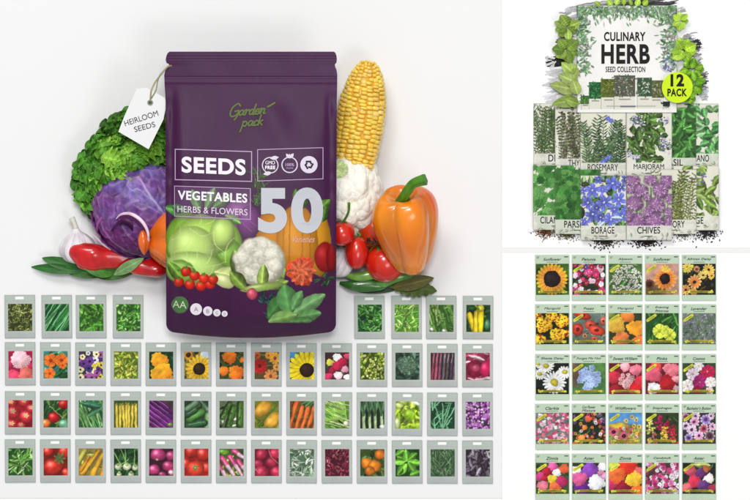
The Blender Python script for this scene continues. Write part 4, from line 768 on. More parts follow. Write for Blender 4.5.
PICS = [
 [("a mass of tiny olive thyme leaves", p_thyme), ("diagonal green chive blades", p_chive), ("soft bright green lettuce leaves", p_lettuce), ("fine bright cilantro leaves", p_cil), None, None, None, None, None, None, ("dense mid green parsley", p_pars), ("slender light green arugula leaves", p_arug), ("upright green pea pods", p_peas), ("long yellow peppers", p_ypep)],
 [("pale pink and coral begonia blooms", p_bego), ("orange nasturtiums on teal green", p_nast), ("mixed purple, white and yellow pansies", p_pansy), ("yellow green mustard leaves", p_must), ("two golden orange marigold heads", p_omar), ("sunflowers under a patch of pale sky", p_sun1), ("deep orange marigolds among leaves", p_omar2), ("one red and several orange daisies", p_gail), ("one big yellow sunflower with a brown eye", p_sun2), ("crimson, white and yellow strawflowers", p_straw), ("yellow green lima beans", p_bean), ("a single grey green broccoli head", p_broc), ("upright purple asparagus stalks", p_asp), ("dark magenta beetroot and pink stalks", p_beet)],
 [("heaped pinkish red tomatoes", p_tomp), ("ripe tomatoes among leaves and one orange fruit", p_tomg), ("thin hanging green beans", p_gbean), ("upright yellow wax beans", p_wax), ("slanting shiny purple eggplants", p_egg), ("stacked dark and light cucumbers", p_cuc1), ("three knobbly green cucumbers", p_cuc2), ("two orange yellow melons", p_melon), ("a row of orange carrots", p_carr), ("fanned light green celery stalks", p_scal), ("upright leeks on black", p_leek), ("a lime green head of butter lettuce", p_blet), ("forked blue green herb sprigs", p_rosem), ("a mass of violet blossoms", p_viol)],
 [("a rosette of green spinach", p_spin), ("a large red tomato with a green star stalk", p_tomr), ("long golden squashes", p_squa), ("white turnips under dark leaves", p_turn), ("glossy red onions", p_onion), ("a flat red tomato seen from above", p_tomr2), ("long pink and white radishes", p_rad), ("round crimson radishes with thin roots", p_rad2), ("silvery sage leaves", p_sage), ("dark red amaranth leaves", p_amar), ("round orange habanero fruit", p_pump), ("broad bright basil leaves", p_basil), ("feathery grey green dill", p_dill), ("blackish purple basil leaves", p_dbas)]]
def small_packets():
    X, Y, nx, ny = regular(0, 0, 30.4, 43, .5); c = Cv(X, Y, (181, 187, 181), 1); y = c.Y; x = c.X
    c.C += np.where(y < 5.6, 1, 0)[:, None] * np.array([-2, 3, 0.]) - np.where(np.abs(y - 6) < .3, 9, 0)[:, None]; c.C += np.where(y > 38.6, 1, 0)[:, None] * np.array([-6, -6, -3.]) - np.where(np.abs(y - 38.2) < .3, 6, 0)[:, None]
    c.C -= np.where((x < .8) | (x > 29.6) | (y < .6) | (y > 42.4), 12, 0)[:, None]; c.grain(1.2); sk = (np.abs(X.ravel() - 15.1) < 4.3) & (np.abs(Y.ravel() - 3.05) < 1.3); c.C[sk] = (254, 254, 252)
    rows = [(295.0, 1.0), (342.2, 1.9), (391.3, 1.6), (439.4, 1.2)]; seq = ["top", "second", "third", "bottom"]; proto = None
    for j, row in enumerate(PICS):
        for i, it in enumerate(row):
            if it is None: continue
            px = 5.1 + 35.17 * i; py = rows[j][0] + rows[j][1] * i / 13
            if j == 0: px = [4.8, 41.7, 76, 113, 0, 0, 0, 0, 0, 0, 354.3, 391.3, 426, 462.8][i]
            z = .0016; txt, fnc = it; R0 = root("seed_packet", W(px + 15.2, py + 21.5, 0), ("small grey green packet showing " + txt), "seed packet", "small grey green packets in four rows")
            if proto is None:
                mb = sheet_mb(c, nx, ny, z, 375 - 15.2, 250 - 21.5, side=.0014); proto = mb.mesh("sleeve", (0, 0, 0), smooth=False); proto.materials.append(M['sleeve'])
            o = bpy.data.objects.new("sleeve", proto); COL.objects.link(o); o.parent = R0
            rr = np.random.RandomState(i * 7 + j); R0.rotation_euler.z = math.radians(.25 * rr.randn())
            X2, Y2, a, b = regular(0, 0, 24, 27, .42); cv = Cv(X2, Y2, (0, 0, 0), 50 * j + i, warp=.28); fnc(cv); cv.grain(5)
            pic = sheet_mb(cv, a, b, z + .0003, 375 - 15.2 + 3.5, 250 - 21.5 + 8.9, side=.0003); m = pic.mesh("picture", (0, 0, 0), smooth=False); m.materials.append(M['print']); o = bpy.data.objects.new("picture", m); COL.objects.link(o); o.parent = R0
small_packets()

# ------------------------------------------------------------------ 25 flower packets, lower right
def ff(c, n, cols, r0, r1, k=5, cc=(60, 40, 10), cr=.25, dp=.3, kind='f'):
    for i in range(n):
        x, y = c.rp(); cl = c.jit(cols[c.r.randint(len(cols))], .07); r = r0 + (r1 - r0) * c.r.rand()
        if kind == 'f': c.flower(x, y, r, k, cl, cc=cc, cr=cr, depth=dp, ph=c.r.rand() * 6)
        else: c.pom(x, y, r, cl, rings=3)
# local picture: 33 wide, 31 high
def f_sun(c): bgc(c, (64, 100, 30)); c.leaves([(90, 130, 40), (40, 76, 24)], 30, 9, 5); c.flower(16, 15.4, 16, 24, (226, 176, 30), cr=0, depth=.22); c.flower(16, 15.4, 13.6, 24, (238, 142, 34), cc=(38, 22, 26), cr=.63, depth=.18, tip=(240, 160, 50))
def f_pet(c): bgc(c, (36, 50, 30)); c.leaves([(60, 90, 50)], 20, 6, 3); ff(c, 56, [(236, 226, 240), (200, 40, 96), (170, 30, 60), (110, 50, 150), (230, 190, 214), (206, 60, 130)], 1.8, 3.1, cc=(240, 230, 200), cr=.2, dp=.15)
def f_aly(c): bgc(c, (70, 104, 50)); c.leaves([(60, 120, 50), (90, 120, 70)], 26, 7, 4); 
def f_aly2(c):
    f_aly(c)
    for i in range(300): a = c.r.rand() * 6.3; q = math.sqrt(c.r.rand()) * 15.5; c.ell(18 + q * math.cos(a), 17 + q * math.sin(a), .9, .8, c.jit((224, 222, 208), .06), hl=.05)
def f_sun3(c): bgc(c, (184, 136, 120)); c.ell(8, 28, 12, 8, (110, 84, 50), sh=0, hl=0, soft=8); c.ell(6, 5, 12, 9, (214, 160, 140), sh=0, hl=0, soft=8); c.flower(4, 20, 5, 12, (104, 50, 30), cc=(60, 30, 16), cr=.5, depth=.3); c.flower(19.5, 15, 11.5, 17, (214, 96, 34), cc=(34, 20, 18), cr=.46, depth=.4, tip=(246, 176, 60)); c.flower(20, 5, 4, 7, (236, 190, 70), cr=0)
def f_afr(c):
    bgc(c, (28, 24, 20)); c.leaves([(54, 64, 40), (80, 60, 30)], 26, 6, 3)
    for x, y, r, cl in [(26, 6, 6, (230, 184, 60)), (20, 11, 4.4, (236, 200, 90)), (5, 4, 5, (220, 170, 60)), (12, 18, 7, (226, 120, 50)), (3, 26, 5, (214, 120, 60)), (14, 5, 3.4, (150, 60, 60)), (29, 12, 3.6, (220, 160, 50)), (11, 28, 4, (220, 130, 50))]: c.flower(x, y, r, 12, cl, cc=(40, 20, 16), cr=.22, depth=.4, tip=(244, 206, 120))
def f_mar1(c):
    bgc(c, (30, 34, 12)); c.leaves([(40, 70, 24)], 16, 6, 3)
    for x, y, r in [(2, 3, 5), (16, 3, 6.4), (8, 12, 8), (27, 8, 7), (22, 22, 8), (4, 26, 5.4), (32, 20, 4)]:
        c.pom(x, y, r, (236, 176, 30), rings=4)
        for k in range(26): a = c.r.rand() * 6.3; q = r * math.sqrt(c.r.rand()) * .9; c.ell(x + q * math.cos(a), y + q * math.sin(a), .75, .6, c.jit((170, 50, 16), .1), hl=0)
def f_pop(c):
    bgc(c, (96, 112, 104)); c.leaves([(120, 130, 120), (70, 90, 70)], 24, 8, 3); c.blades([(110, 140, 90)], 10, 14, .7, -1.4, .6)
    for x, y, rx, ry, cl in [(10, 2, 9, 4, (220, 56, 36)), (5, 16, 6, 6, (224, 60, 40)), (18, 12, 6, 5, (236, 84, 62)), (24, 17, 9, 5, (226, 66, 44)), (31, 8, 4, 5, (230, 110, 90)), (22, 26, 4, 3, (214, 90, 70)), (12, 23, 3, 3, (200, 150, 90))]: c.ell(x, y, rx, ry, cl, ang=.3, sh=.5, hl=.15); c.ell(x, y, rx * .3, ry * .3, (110, 24, 24), sh=.2, hl=0)
def f_mar2(c): bgc(c, (50, 60, 30)); [c.pom(x, y, r, cl, rings=6) for x, y, r, cl in [(19, 3, 7, (214, 110, 40)), (7, 12, 9.5, (222, 168, 50)), (27, 15, 8.6, (228, 140, 30)), (13, 26, 8, (212, 110, 54)), (30, 28, 6, (210, 96, 40)), (2, 2, 5, (110, 120, 50))]]
def f_eve(c):
    bgc(c, (34, 84, 34)); c.leaves([(50, 120, 50), (30, 80, 30), (90, 150, 60)], 36, 12, 2.4, -1.2, 1.6)
    for x, y, r in [(14, 18, 7.4), (24, 22, 6.6), (20, 16, 4)]: c.flower(x, y, r, 4, (206, 222, 54), cc=(170, 190, 30), cr=.2, depth=.15, tip=(222, 234, 90))
def f_lav(c): bgc(c, (108, 122, 108)); c.blades([(130, 150, 124), (90, 110, 90)], 50, 12, .7, -1.5, 1); c.dots([(160, 150, 180), (134, 124, 158), (180, 174, 192)], 150, .5, 1); c.leaves([(80, 120, 70)], 20, 6, 1.4)
def f_dai(c):
    bgc(c, (22, 30, 22)); c.leaves([(30, 54, 30), (14, 20, 14)], 14, 7, 4)
    for x, y, r in [(10, 3, 8.6), (4, 11, 7), (29, 9, 8), (2, 1, 5)]: c.flower(x, y, r, 15, (226, 230, 220), cc=(206, 190, 40), cr=.36, depth=.4, sq=.8)
    c.flower(18.5, 19.5, 11.6, 19, (236, 238, 238), cc=(210, 196, 44), cr=.34, depth=.42)
def f_fmn(c):
    bgc(c, (70, 120, 60)); c.ell(3, 10, 6, 14, (110, 84, 70), sh=0, hl=0, soft=5); c.ell(26, 5, 8, 8, (90, 140, 70), sh=.1, hl=0, soft=5)
    for i in range(60): a = c.r.rand() * 6.3; q = math.sqrt(c.r.rand()) * 11; c.flower(17 + q * math.cos(a) * .95, 15 + q * math.sin(a), 2.6, 5, c.jit((160, 184, 232), .05), cc=(120, 130, 214), cr=.2, depth=.2, ph=a)
def f_swe(c):
    bgc(c, (120, 20, 30)); [c.pom(x, y, r, cl, rings=4) for x, y, r, cl in [(6, 14, 7, (190, 40, 60)), (27, 7, 6, (230, 110, 130)), (16, 4, 5, (226, 150, 160)), (26, 25, 8, (190, 26, 34)), (5, 27, 6, (140, 24, 34)), (31, 17, 5, (200, 40, 60))]]
    for i in range(46): a = c.r.rand() * 6.3; q = math.sqrt(c.r.rand()) * 7.6; c.flower(17 + q * math.cos(a), 17 + q * math.sin(a), 1.6, 5, c.jit((232, 176, 178), .06), cc=(180, 60, 80), cr=.3, depth=.2)
def f_pnk(c): bgc(c, (110, 30, 44)); [c.pom(x, y, r, cl, rings=5) for x, y, r, cl in [(10, 4, 6, (210, 60, 50)), (8, 12, 8, (214, 80, 106)), (26, 7, 8, (226, 110, 124)), (22, 20, 9, (150, 20, 30)), (8, 25, 6.4, (238, 226, 226)), (31, 26, 4, (180, 140, 150)), (31, 16, 4, (214, 130, 140))]]
def f_cos(c):
    bgc(c, (50, 70, 40)); c.leaves([(60, 90, 50)], 16, 7, 3)
    for x, y, r, cl in [(10, 11, 6.4, (232, 208, 222)), (16, 3, 5, (232, 224, 226)), (25, 9, 7.4, (190, 26, 76)), (5, 23, 7, (240, 232, 228)), (17, 19, 7, (170, 30, 110)), (28, 19, 5.6, (224, 214, 214)), (14, 27, 4.6, (150, 20, 50)), (27, 28, 4, (230, 190, 200))]: c.flower(x, y, r, 8, cl, cc=(214, 170, 70), cr=.14, depth=.14)
def f_clk(c): bgc(c, (110, 120, 112)); c.leaves([(120, 140, 120), (80, 100, 84)], 30, 5, 2); ff(c, 120, [(214, 100, 140), (190, 50, 100), (230, 170, 190), (240, 220, 228), (206, 70, 110)], 1.3, 2.2, 4, cr=0)
def f_cut(c): bgc(c, (34, 40, 24)); c.leaves([(60, 100, 50), (30, 60, 30)], 40, 5, 2); ff(c, 60, [(226, 110, 50), (200, 60, 50), (220, 180, 60), (110, 70, 150), (230, 200, 210), (170, 50, 110)], 1.1, 2.2, 7); c.pom(16, 6, 3.4, (226, 90, 50)); c.pom(9, 25, 3.2, (232, 130, 60)); c.pom(12, 15, 2.8, (230, 120, 50))
def f_wld(c):
    bgc(c, (84, 150, 214)); m = c.Y > 13; c.C[m] = (150, 130, 70); c.ell(10, 13, 12, 3, (226, 190, 50), hl=0, soft=2); c.leaves([(120, 140, 60), (200, 180, 60)], 20, 5, 2) if False else None
    for i in range(70): x = c.r.rand() * 33; y = 15 + c.r.rand() * 16; c.flower(x, y, 1.8, 8, c.jit([(226, 180, 60), (214, 90, 120), (236, 220, 226), (200, 60, 60), (150, 180, 90)][c.r.randint(5)], .08), cr=.2)
    for x, y, r in [(5, 17, 5), (15, 21, 5)]: c.flower(x, y + 2, r, 12, (216, 90, 130), cc=(80, 24, 20), cr=.45, sq=.8)
    for x, y in [(23, 4), (17, 8), (27, 7), (25, 13), (30, 14)]: c.line(x, y, x + 1, y + 12, .5, .5, (130, 150, 80)); c.flower(x, y, 2.3, 8, (230, 190, 80), cr=.3)
def f_snp(c):
    bgc(c, (50, 60, 34)); c.leaves([(60, 90, 50), (40, 60, 30)], 20, 7, 2)
    for x, y0, cl, n in [(5, 6, (224, 214, 110), 30), (14, 3, (200, 30, 90), 34), (22, 8, (186, 34, 60), 30), (19, 14, (238, 190, 60), 34), (9, 20, (230, 120, 110), 26), (28, 12, (196, 40, 60), 30), (28, 24, (220, 60, 60), 24), (4, 24, (232, 150, 130), 24)]:
        for k in range(n): t = c.r.rand(); c.ell(x + c.r.randn() * (.7 + 1.9 * t), y0 + t * 15, 1.3, 1.1, c.jit(cl, .12), hl=.1)
def f_bac(c): bgc(c, (60, 50, 60)); c.leaves([(60, 90, 60)], 16, 6, 2); [c.flower(x, y, r, 9, cl, cc=(90, 40, 90), cr=.3, depth=.3, tip=(236, 220, 236)) for x, y, r, cl in [(13, 3, 4.6, (220, 180, 210)), (23, 7, 5.6, (110, 80, 180)), (12, 9, 5, (222, 120, 170)), (9, 17, 5.4, (226, 190, 220)), (21, 16, 5, (190, 40, 60)), (3, 13, 4.4, (214, 180, 214)), (16, 23, 5, (226, 140, 190)), (6, 25, 4.6, (90, 70, 170)), (27, 23, 5.4, (60, 20, 30)), (30, 14, 4, (220, 150, 190)), (29, 3, 3.6, (226, 180, 200)), (3, 4, 4, (150, 40, 60))]]
def f_zin(c): bgc(c, (60, 84, 40)); c.leaves([(70, 120, 50), (50, 80, 40)], 26, 7, 3); [c.pom(x, y, r, cl, rings=4) for x, y, r, cl in [(17, 4, 5.4, (206, 80, 140)), (28, 6, 5, (220, 90, 50)), (11, 10, 5.6, (150, 20, 40)), (21, 10, 4.2, (238, 232, 226)), (4, 14, 5, (180, 50, 110)), (16, 16, 4.6, (238, 190, 50)), (26, 19, 6, (176, 34, 90)), (7, 23, 5.4, (228, 110, 130)), (19, 25, 6, (228, 100, 50)), (9, 16, 3.4, (160, 24, 50))]]
def f_ast(c): bgc(c, (40, 60, 40)); c.leaves([(60, 90, 60)], 20, 8, 4); [c.pom(x, y, r, cl, rings=6) for x, y, r, cl in [(30, 4, 5, (226, 216, 226)), (3, 8, 5, (230, 226, 220)), (10, 26, 8, (90, 30, 120)), (18, 8, 9, (120, 56, 160)), (7, 16, 7.6, (214, 84, 140)), (24, 20, 8.4, (238, 234, 236)), (31, 13, 4, (200, 140, 180)), (28, 10, 3, (214, 130, 160))]]
def f_zin2(c): bgc(c, (60, 60, 30)); [c.pom(x, y, r, cl, rings=5) for x, y, r, cl in [(4, 3, 6, (180, 190, 70)), (2, 22, 6, (190, 40, 90)), (20, 4, 9.4, (214, 44, 24)), (8, 13, 9, (236, 96, 40)), (30, 10, 6, (210, 90, 90)), (16, 26, 9, (130, 20, 44)), (25, 17, 8.4, (238, 176, 40)), (29, 28, 6, (224, 90, 30))]]
def f_can(c): bgc(c, (70, 60, 50)); c.leaves([(90, 120, 60), (50, 60, 40)], 20, 6, 3); ff(c, 120, [(196, 60, 120), (226, 200, 220), (170, 40, 100), (236, 224, 236), (206, 110, 160)], 1.5, 2.6, 4, cc=(120, 30, 80), cr=.15, dp=.12)
def f_ast2(c): bgc(c, (34, 40, 34)); c.leaves([(60, 90, 50), (40, 60, 40)], 26, 7, 3); c.leaf(10, 2, 18, 7, 0, (190, 200, 110)); [c.pom(x, y, r, cl, rings=6) for x, y, r, cl in [(8, 9, 5.6, (186, 70, 90)), (24, 6, 4, (170, 90, 50)), (18, 11, 5.4, (90, 40, 100)), (26, 16, 5.4, (226, 214, 206)), (12, 19, 7, (190, 40, 70)), (21, 23, 6, (94, 50, 110)), (4, 25, 5, (200, 90, 90)), (30, 25, 4, (150, 40, 70))]]
FP = [[("Sunflower", "one large orange sunflower with a black eye", f_sun), ("Petunia", "many small purple, white and crimson petunias", f_pet), ("Alyssum", "a white cushion of alyssum", f_aly2), ("Sunflower", "a rusty bicolour sunflower on a tan background", f_sun3), ("African Daisy", "yellow and orange daisies on black", f_afr)],
 [("Marigold", "yellow marigolds flecked with dark red", f_mar1), ("Poppy", "red poppies on grey green", f_pop), ("Marigold", "large plain gold and orange marigold balls", f_mar2), ("Evening\nPrimrose", "lemon yellow primroses on green blades", f_eve), ("Lavender", "hazy grey lavender", f_lav)],
 [("Shasta Daisy", "white daisies with yellow centres", f_dai), ("Forget Me Not", "a pale blue cluster of small flowers", f_fmn), ("Sweet William", "pale pink cluster between red blooms", f_swe), ("Pinks", "pink, dark red and white carnations", f_pnk), ("Cosmos", "white and magenta open cosmos", f_cos)],
 [("Clarkia", "a haze of tiny pink and white flowers", f_clk), ("Cut Flower\nMixture", "tiny mixed flowers with orange ones on dark green", f_cut), ("Wildflowers", "wildflowers under a blue sky", f_wld), ("Snapdragon", "red and yellow snapdragon spikes", f_snp), ("Bachelor's Button", "lilac, pink and violet cornflowers", f_bac)],
 [("Zinnia", "ten small round zinnias of mixed colours", f_zin), ("Aster", "purple, pink and white shaggy asters", f_ast), ("Zinnia", "large red, orange and yellow zinnias filling it", f_zin2), ("Candytuft", "a carpet of pink and white candytuft", f_can), ("Aster", "dull red and purple asters with one white", f_ast2)]]
def flower_packets():
    w, h = 34.0, 45.6; X, Y, nx, ny = regular(0, 0, w, h, .5); c = Cv(X, Y, (190, 210, 186), 1)
    c.C -= np.where((c.X < .6) | (c.X > w - .6), 9, 0)[:, None]; c.grain(1.5); proto = None
    cx = [535.3, 571.9, 608.3, 645.0, 682.0]; cy = [254.9, 304.3, 354.2, 403.9, 453.9]
    for j, row in enumerate(FP):
        for i, (t, lb, fnc) in enumerate(row):
            R0 = root("flower_seed_packet", W(cx[i] + w / 2, cy[j] + h / 2, 0), ("pale green flower packet picturing " + lb), "seed packet", "pale green flower packets in a five by five grid")
            rr = np.random.RandomState(i * 9 + j); R0.rotation_euler.z = math.radians(.2 * rr.randn()); ox, oy = 375 - w / 2, 250 - h / 2; z = .0016
            if proto is None: proto = sheet_mb(c, nx, ny, z, ox, oy, side=.0012).mesh("envelope", (0, 0, 0), smooth=False); proto.materials.append(M['sleeve'])
            o = bpy.data.objects.new("envelope", proto); COL.objects.link(o); o.parent = R0
            def ch(nm, mb, mt):
                m = mb.mesh(nm, (0, 0, 0), smooth=False); m.materials.append(mt); o = bpy.data.objects.new(nm, m); COL.objects.link(o); o.parent = R0
            X2, Y2, a, b = regular(0, 0, 33, 31, .42); cv = Cv(X2, Y2, (0, 0, 0), 700 + 50 * j + i, warp=.42); fnc(cv)
            cv.unwarp()
            if i + j > 0 and (i * j + i) % 5 != 0 or j > 2: cv.line(2, 7.2, 9.6, 2.2, 3, 3, (216, 214, 60), sh=.1); cv.line(3, 6.6, 8.6, 2.9, .7, .7, (110, 110, 30), al=.7)
            cv.line(3.4, 28.4, 29.6, 28.4, 2.3, 2.3, (196, 180, 50), sh=.2, bend=-.5); cv.line(8, 28, 25, 28, .8, .8, (96, 80, 20), al=.75)
            for q in range(15): cv.ell(2.6 + cv.r.rand() * 4.4 + (q % 2) * 23.6, 28.3 + cv.r.randn() * .7, .9, .8, cv.jit((232, 220, 60), .1)); 
            cv.line(6, 30.1, 27, 30.1, 1.0, 1.0, (40, 50, 20), al=.5); cv.grain(5)
            ch("picture", sheet_mb(cv, a, b, z + .0003, ox + .5, oy + 8.9, side=.0003), M['print'])
            mb = MB(); Z = z + .0003; BK = (46, 60, 48); ln = t.split("\n"); X0 = 375
            for k, s_ in enumerate(ln):
                wd = min(24, 1.75 * len(s_) + 1.5) if len(ln) == 1 else (13 if k else 13); text(mb, s_, X0, oy + (4.4 if len(ln) == 1 else 3.2 + k * 3.4), wd, 2.9 if len(ln) == 1 else 2.6, Z, BK, shear=.35, bold=.015)
            if len(ln) == 1:
                for q in range(6): strip(mb, [(X0 - 5.4 + q * 1.9, oy + 7.2), (X0 - 4.2 + q * 1.9, oy + 7.2)], .45, Z, (96, 112, 96))
            for q in range(3): strip(mb, [(ox + 1.6, oy + 1.8 + q * .8), (ox + 4.2 - q * .5, oy + 1.8 + q * .8)], .35, Z, (120, 136, 118))
            strip(mb, [(ox + w - 4.6, oy + 2), (ox + w - 1.6, oy + 2)], 1.0, Z, (84, 98, 84)); ch("title", mb, M['ink'])
flower_packets()
# ------------------------------------------------------------------ herb collection, upper right
# ink brush smears printed behind the greenery
def smear(label, specs, seed):
    r = np.random.RandomState(seed); mb = MB(); zz = .0003; x0 = y0 = 0
    for (cx, cy, L, H, n, g0, g1) in specs:
        for i in range(n):
            y = cy + (r.rand() - .5) * H; l = L * (.3 + .5 * r.rand()); xx = cx + (r.rand() - .5) * L * .5; th = .5 + 1.5 * r.rand(); g = g0 + (g1 - g0) * r.rand(); k = 14; t = np.linspace(0, 1, k)
            wv = np.cumsum(r.randn(k)) * .25; hw = th * (.25 + np.abs(np.sin(np.pi * t)) ** .5 * (.5 + .7 * r.rand(k))) * .6; X = xx + (t - .5) * l; Yc = y + wv + (t - .5) * l * -.15
            P = np.stack([np.stack([(X - 375) * .001, (250 - (Yc - hw)) * .001, np.full(k, zz)], 1), np.stack([(X - 375) * .001, (250 - (Yc + hw)) * .001, np.full(k, zz)], 1)], 1).reshape(-1, 3)
            mb.add(P, gridf(k, 2)[:, ::-1], (g, g, g * 1.02)); zz += 2e-6
    tag(mb.build("ink_smear", M['ink'], origin=W(specs[0][0], specs[0][1], 0), smooth=False), label, "ink mark", "ink brush marks behind the herb box")
smear("grey and black brushed ink marks left of the herb box", [(569, 26, 20, 32, 30, 150, 225), (557, 62, 20, 8, 90, 8, 50), (564, 42, 18, 12, 22, 60, 170), (556, 94, 24, 24, 40, 185, 235), (574, 12, 16, 10, 16, 170, 225), (558, 78, 18, 16, 20, 160, 225), (550, 66, 12, 20, 12, 190, 230)], 1)
smear("grey brushed ink marks right of the herb box", [(689, 46, 15, 24, 50, 90, 190), (698, 62, 10, 34, 50, 120, 205), (702, 84, 12, 20, 30, 30, 140), (697, 44, 8, 10, 20, 15, 80), (682, 12, 8, 14, 14, 150, 225), (704, 94, 10, 12, 20, 140, 220)], 2)
smear("thin black brushed ink marks along the top of the herb box", [(634, 3.4, 60, 4, 70, 30, 150), (600, 4.6, 50, 3, 40, 90, 190), (655, 4.6, 40, 2, 36, 20, 90)], 3)

def herb_leaves(label, name, items, cols, rip=.05, shape=.9, cr=.25, seed=1, cat="leaf"):
    r = np.random.RandomState(seed); mb = MB()
    for i, (x, y, L, Wd, a) in enumerate(items):
        col = np.array(cols[i % len(cols)], float) * (1 + .06 * r.randn()); z = .004 + .0009 * i % .006
        leafsurf(mb, W(x, y, z), W(x + math.cos(a) * L, y + math.sin(a) * L, z + .001), Wd * .001, col, up=(r.randn() * .15, r.randn() * .15, 1), curl=.12, fold=.2, ripple=rip, freq=5, shape=shape, seed=i, nu=11, nv=22, crinkle=cr, vein=1.3)
    tag(mb.build(name, M['leaf'], origin=W(items[0][0], items[0][1], 0)), label, cat, "green sprigs around the herb box")
r_ = np.random.RandomState(9)
def cl(cx, cy, r, n, L, Wd): return [(cx + r * r_.rand() * math.cos(t) * .5, cy + r * r_.rand() * math.sin(t) * .5, L * (.8 + .4 * r_.rand()), Wd * (.8 + .4 * r_.rand()), t + .2 * r_.randn()) for t in [6.283 * i / n for i in range(n)]]
herb_leaves("crinkled mint sprig at the upper left of the herb box", "mint_sprig", cl(568, 27, 5, 9, 11, 9), [(122, 150, 56), (104, 134, 44), (146, 172, 76)])
herb_leaves("larger crinkled mint sprig below the upper one, left of the box", "mint_sprig", cl(566, 50, 6, 10, 13, 11), [(120, 150, 54), (140, 166, 70), (100, 132, 44)], seed=2)
herb_leaves("smooth sage sprig with four rounded leaves above the dill packet", "sage_sprig", [(576, 76, 20, 13, 3.9), (577, 90, 28, 13, 3.35), (578, 100, 26, 12, 3.0), (578, 84, 22, 12, 3.6), (572, 78, 12, 7, -1.0), (578, 94, 16, 11, -1.9), (579, 104, 16, 9, 3.5), (578, 66, 10, 8, 2.6)], [(142, 164, 78), (158, 178, 92), (128, 152, 66), (150, 170, 88)], rip=0, shape=.75, cr=.05, seed=3)
herb_leaves("pale lime sprig peeping out beside the box's upper right edge", "mint_sprig", cl(680, 21, 4, 7, 8, 6), [(164, 206, 60), (180, 218, 84)], seed=4)
herb_leaves("bright lime mint sprig right of the herb box, above the parsley", "mint_sprig", cl(684, 50, 6, 10, 11, 9), [(168, 208, 54), (186, 222, 80), (140, 186, 40)], seed=5)
herb_leaves("curly parsley sprig on the right, beside the yellow round sticker", "parsley_sprig", cl(692, 70, 11, 26, 8, 6) + cl(695, 84, 10, 20, 8, 6) + cl(688, 96, 8, 14, 7, 6), [(122, 174, 42), (150, 200, 60), (98, 150, 34)], rip=.3, cr=.4, seed=6)
herb_leaves("small lime leaves poking out above the box's top edge", "lettuce_sprig", [(612, 6, 8, 6, -2.2), (616, 5, 7, 6, -1.2), (624, 5, 8, 5, -1.6), (636, 6, 8, 6, -1.1), (643, 5, 7, 6, -.8), (600, 6, 7, 5, -2.4), (632, 5, 6, 4, -2)], [(150, 186, 60), (170, 204, 84)], rip=.2, seed=7)

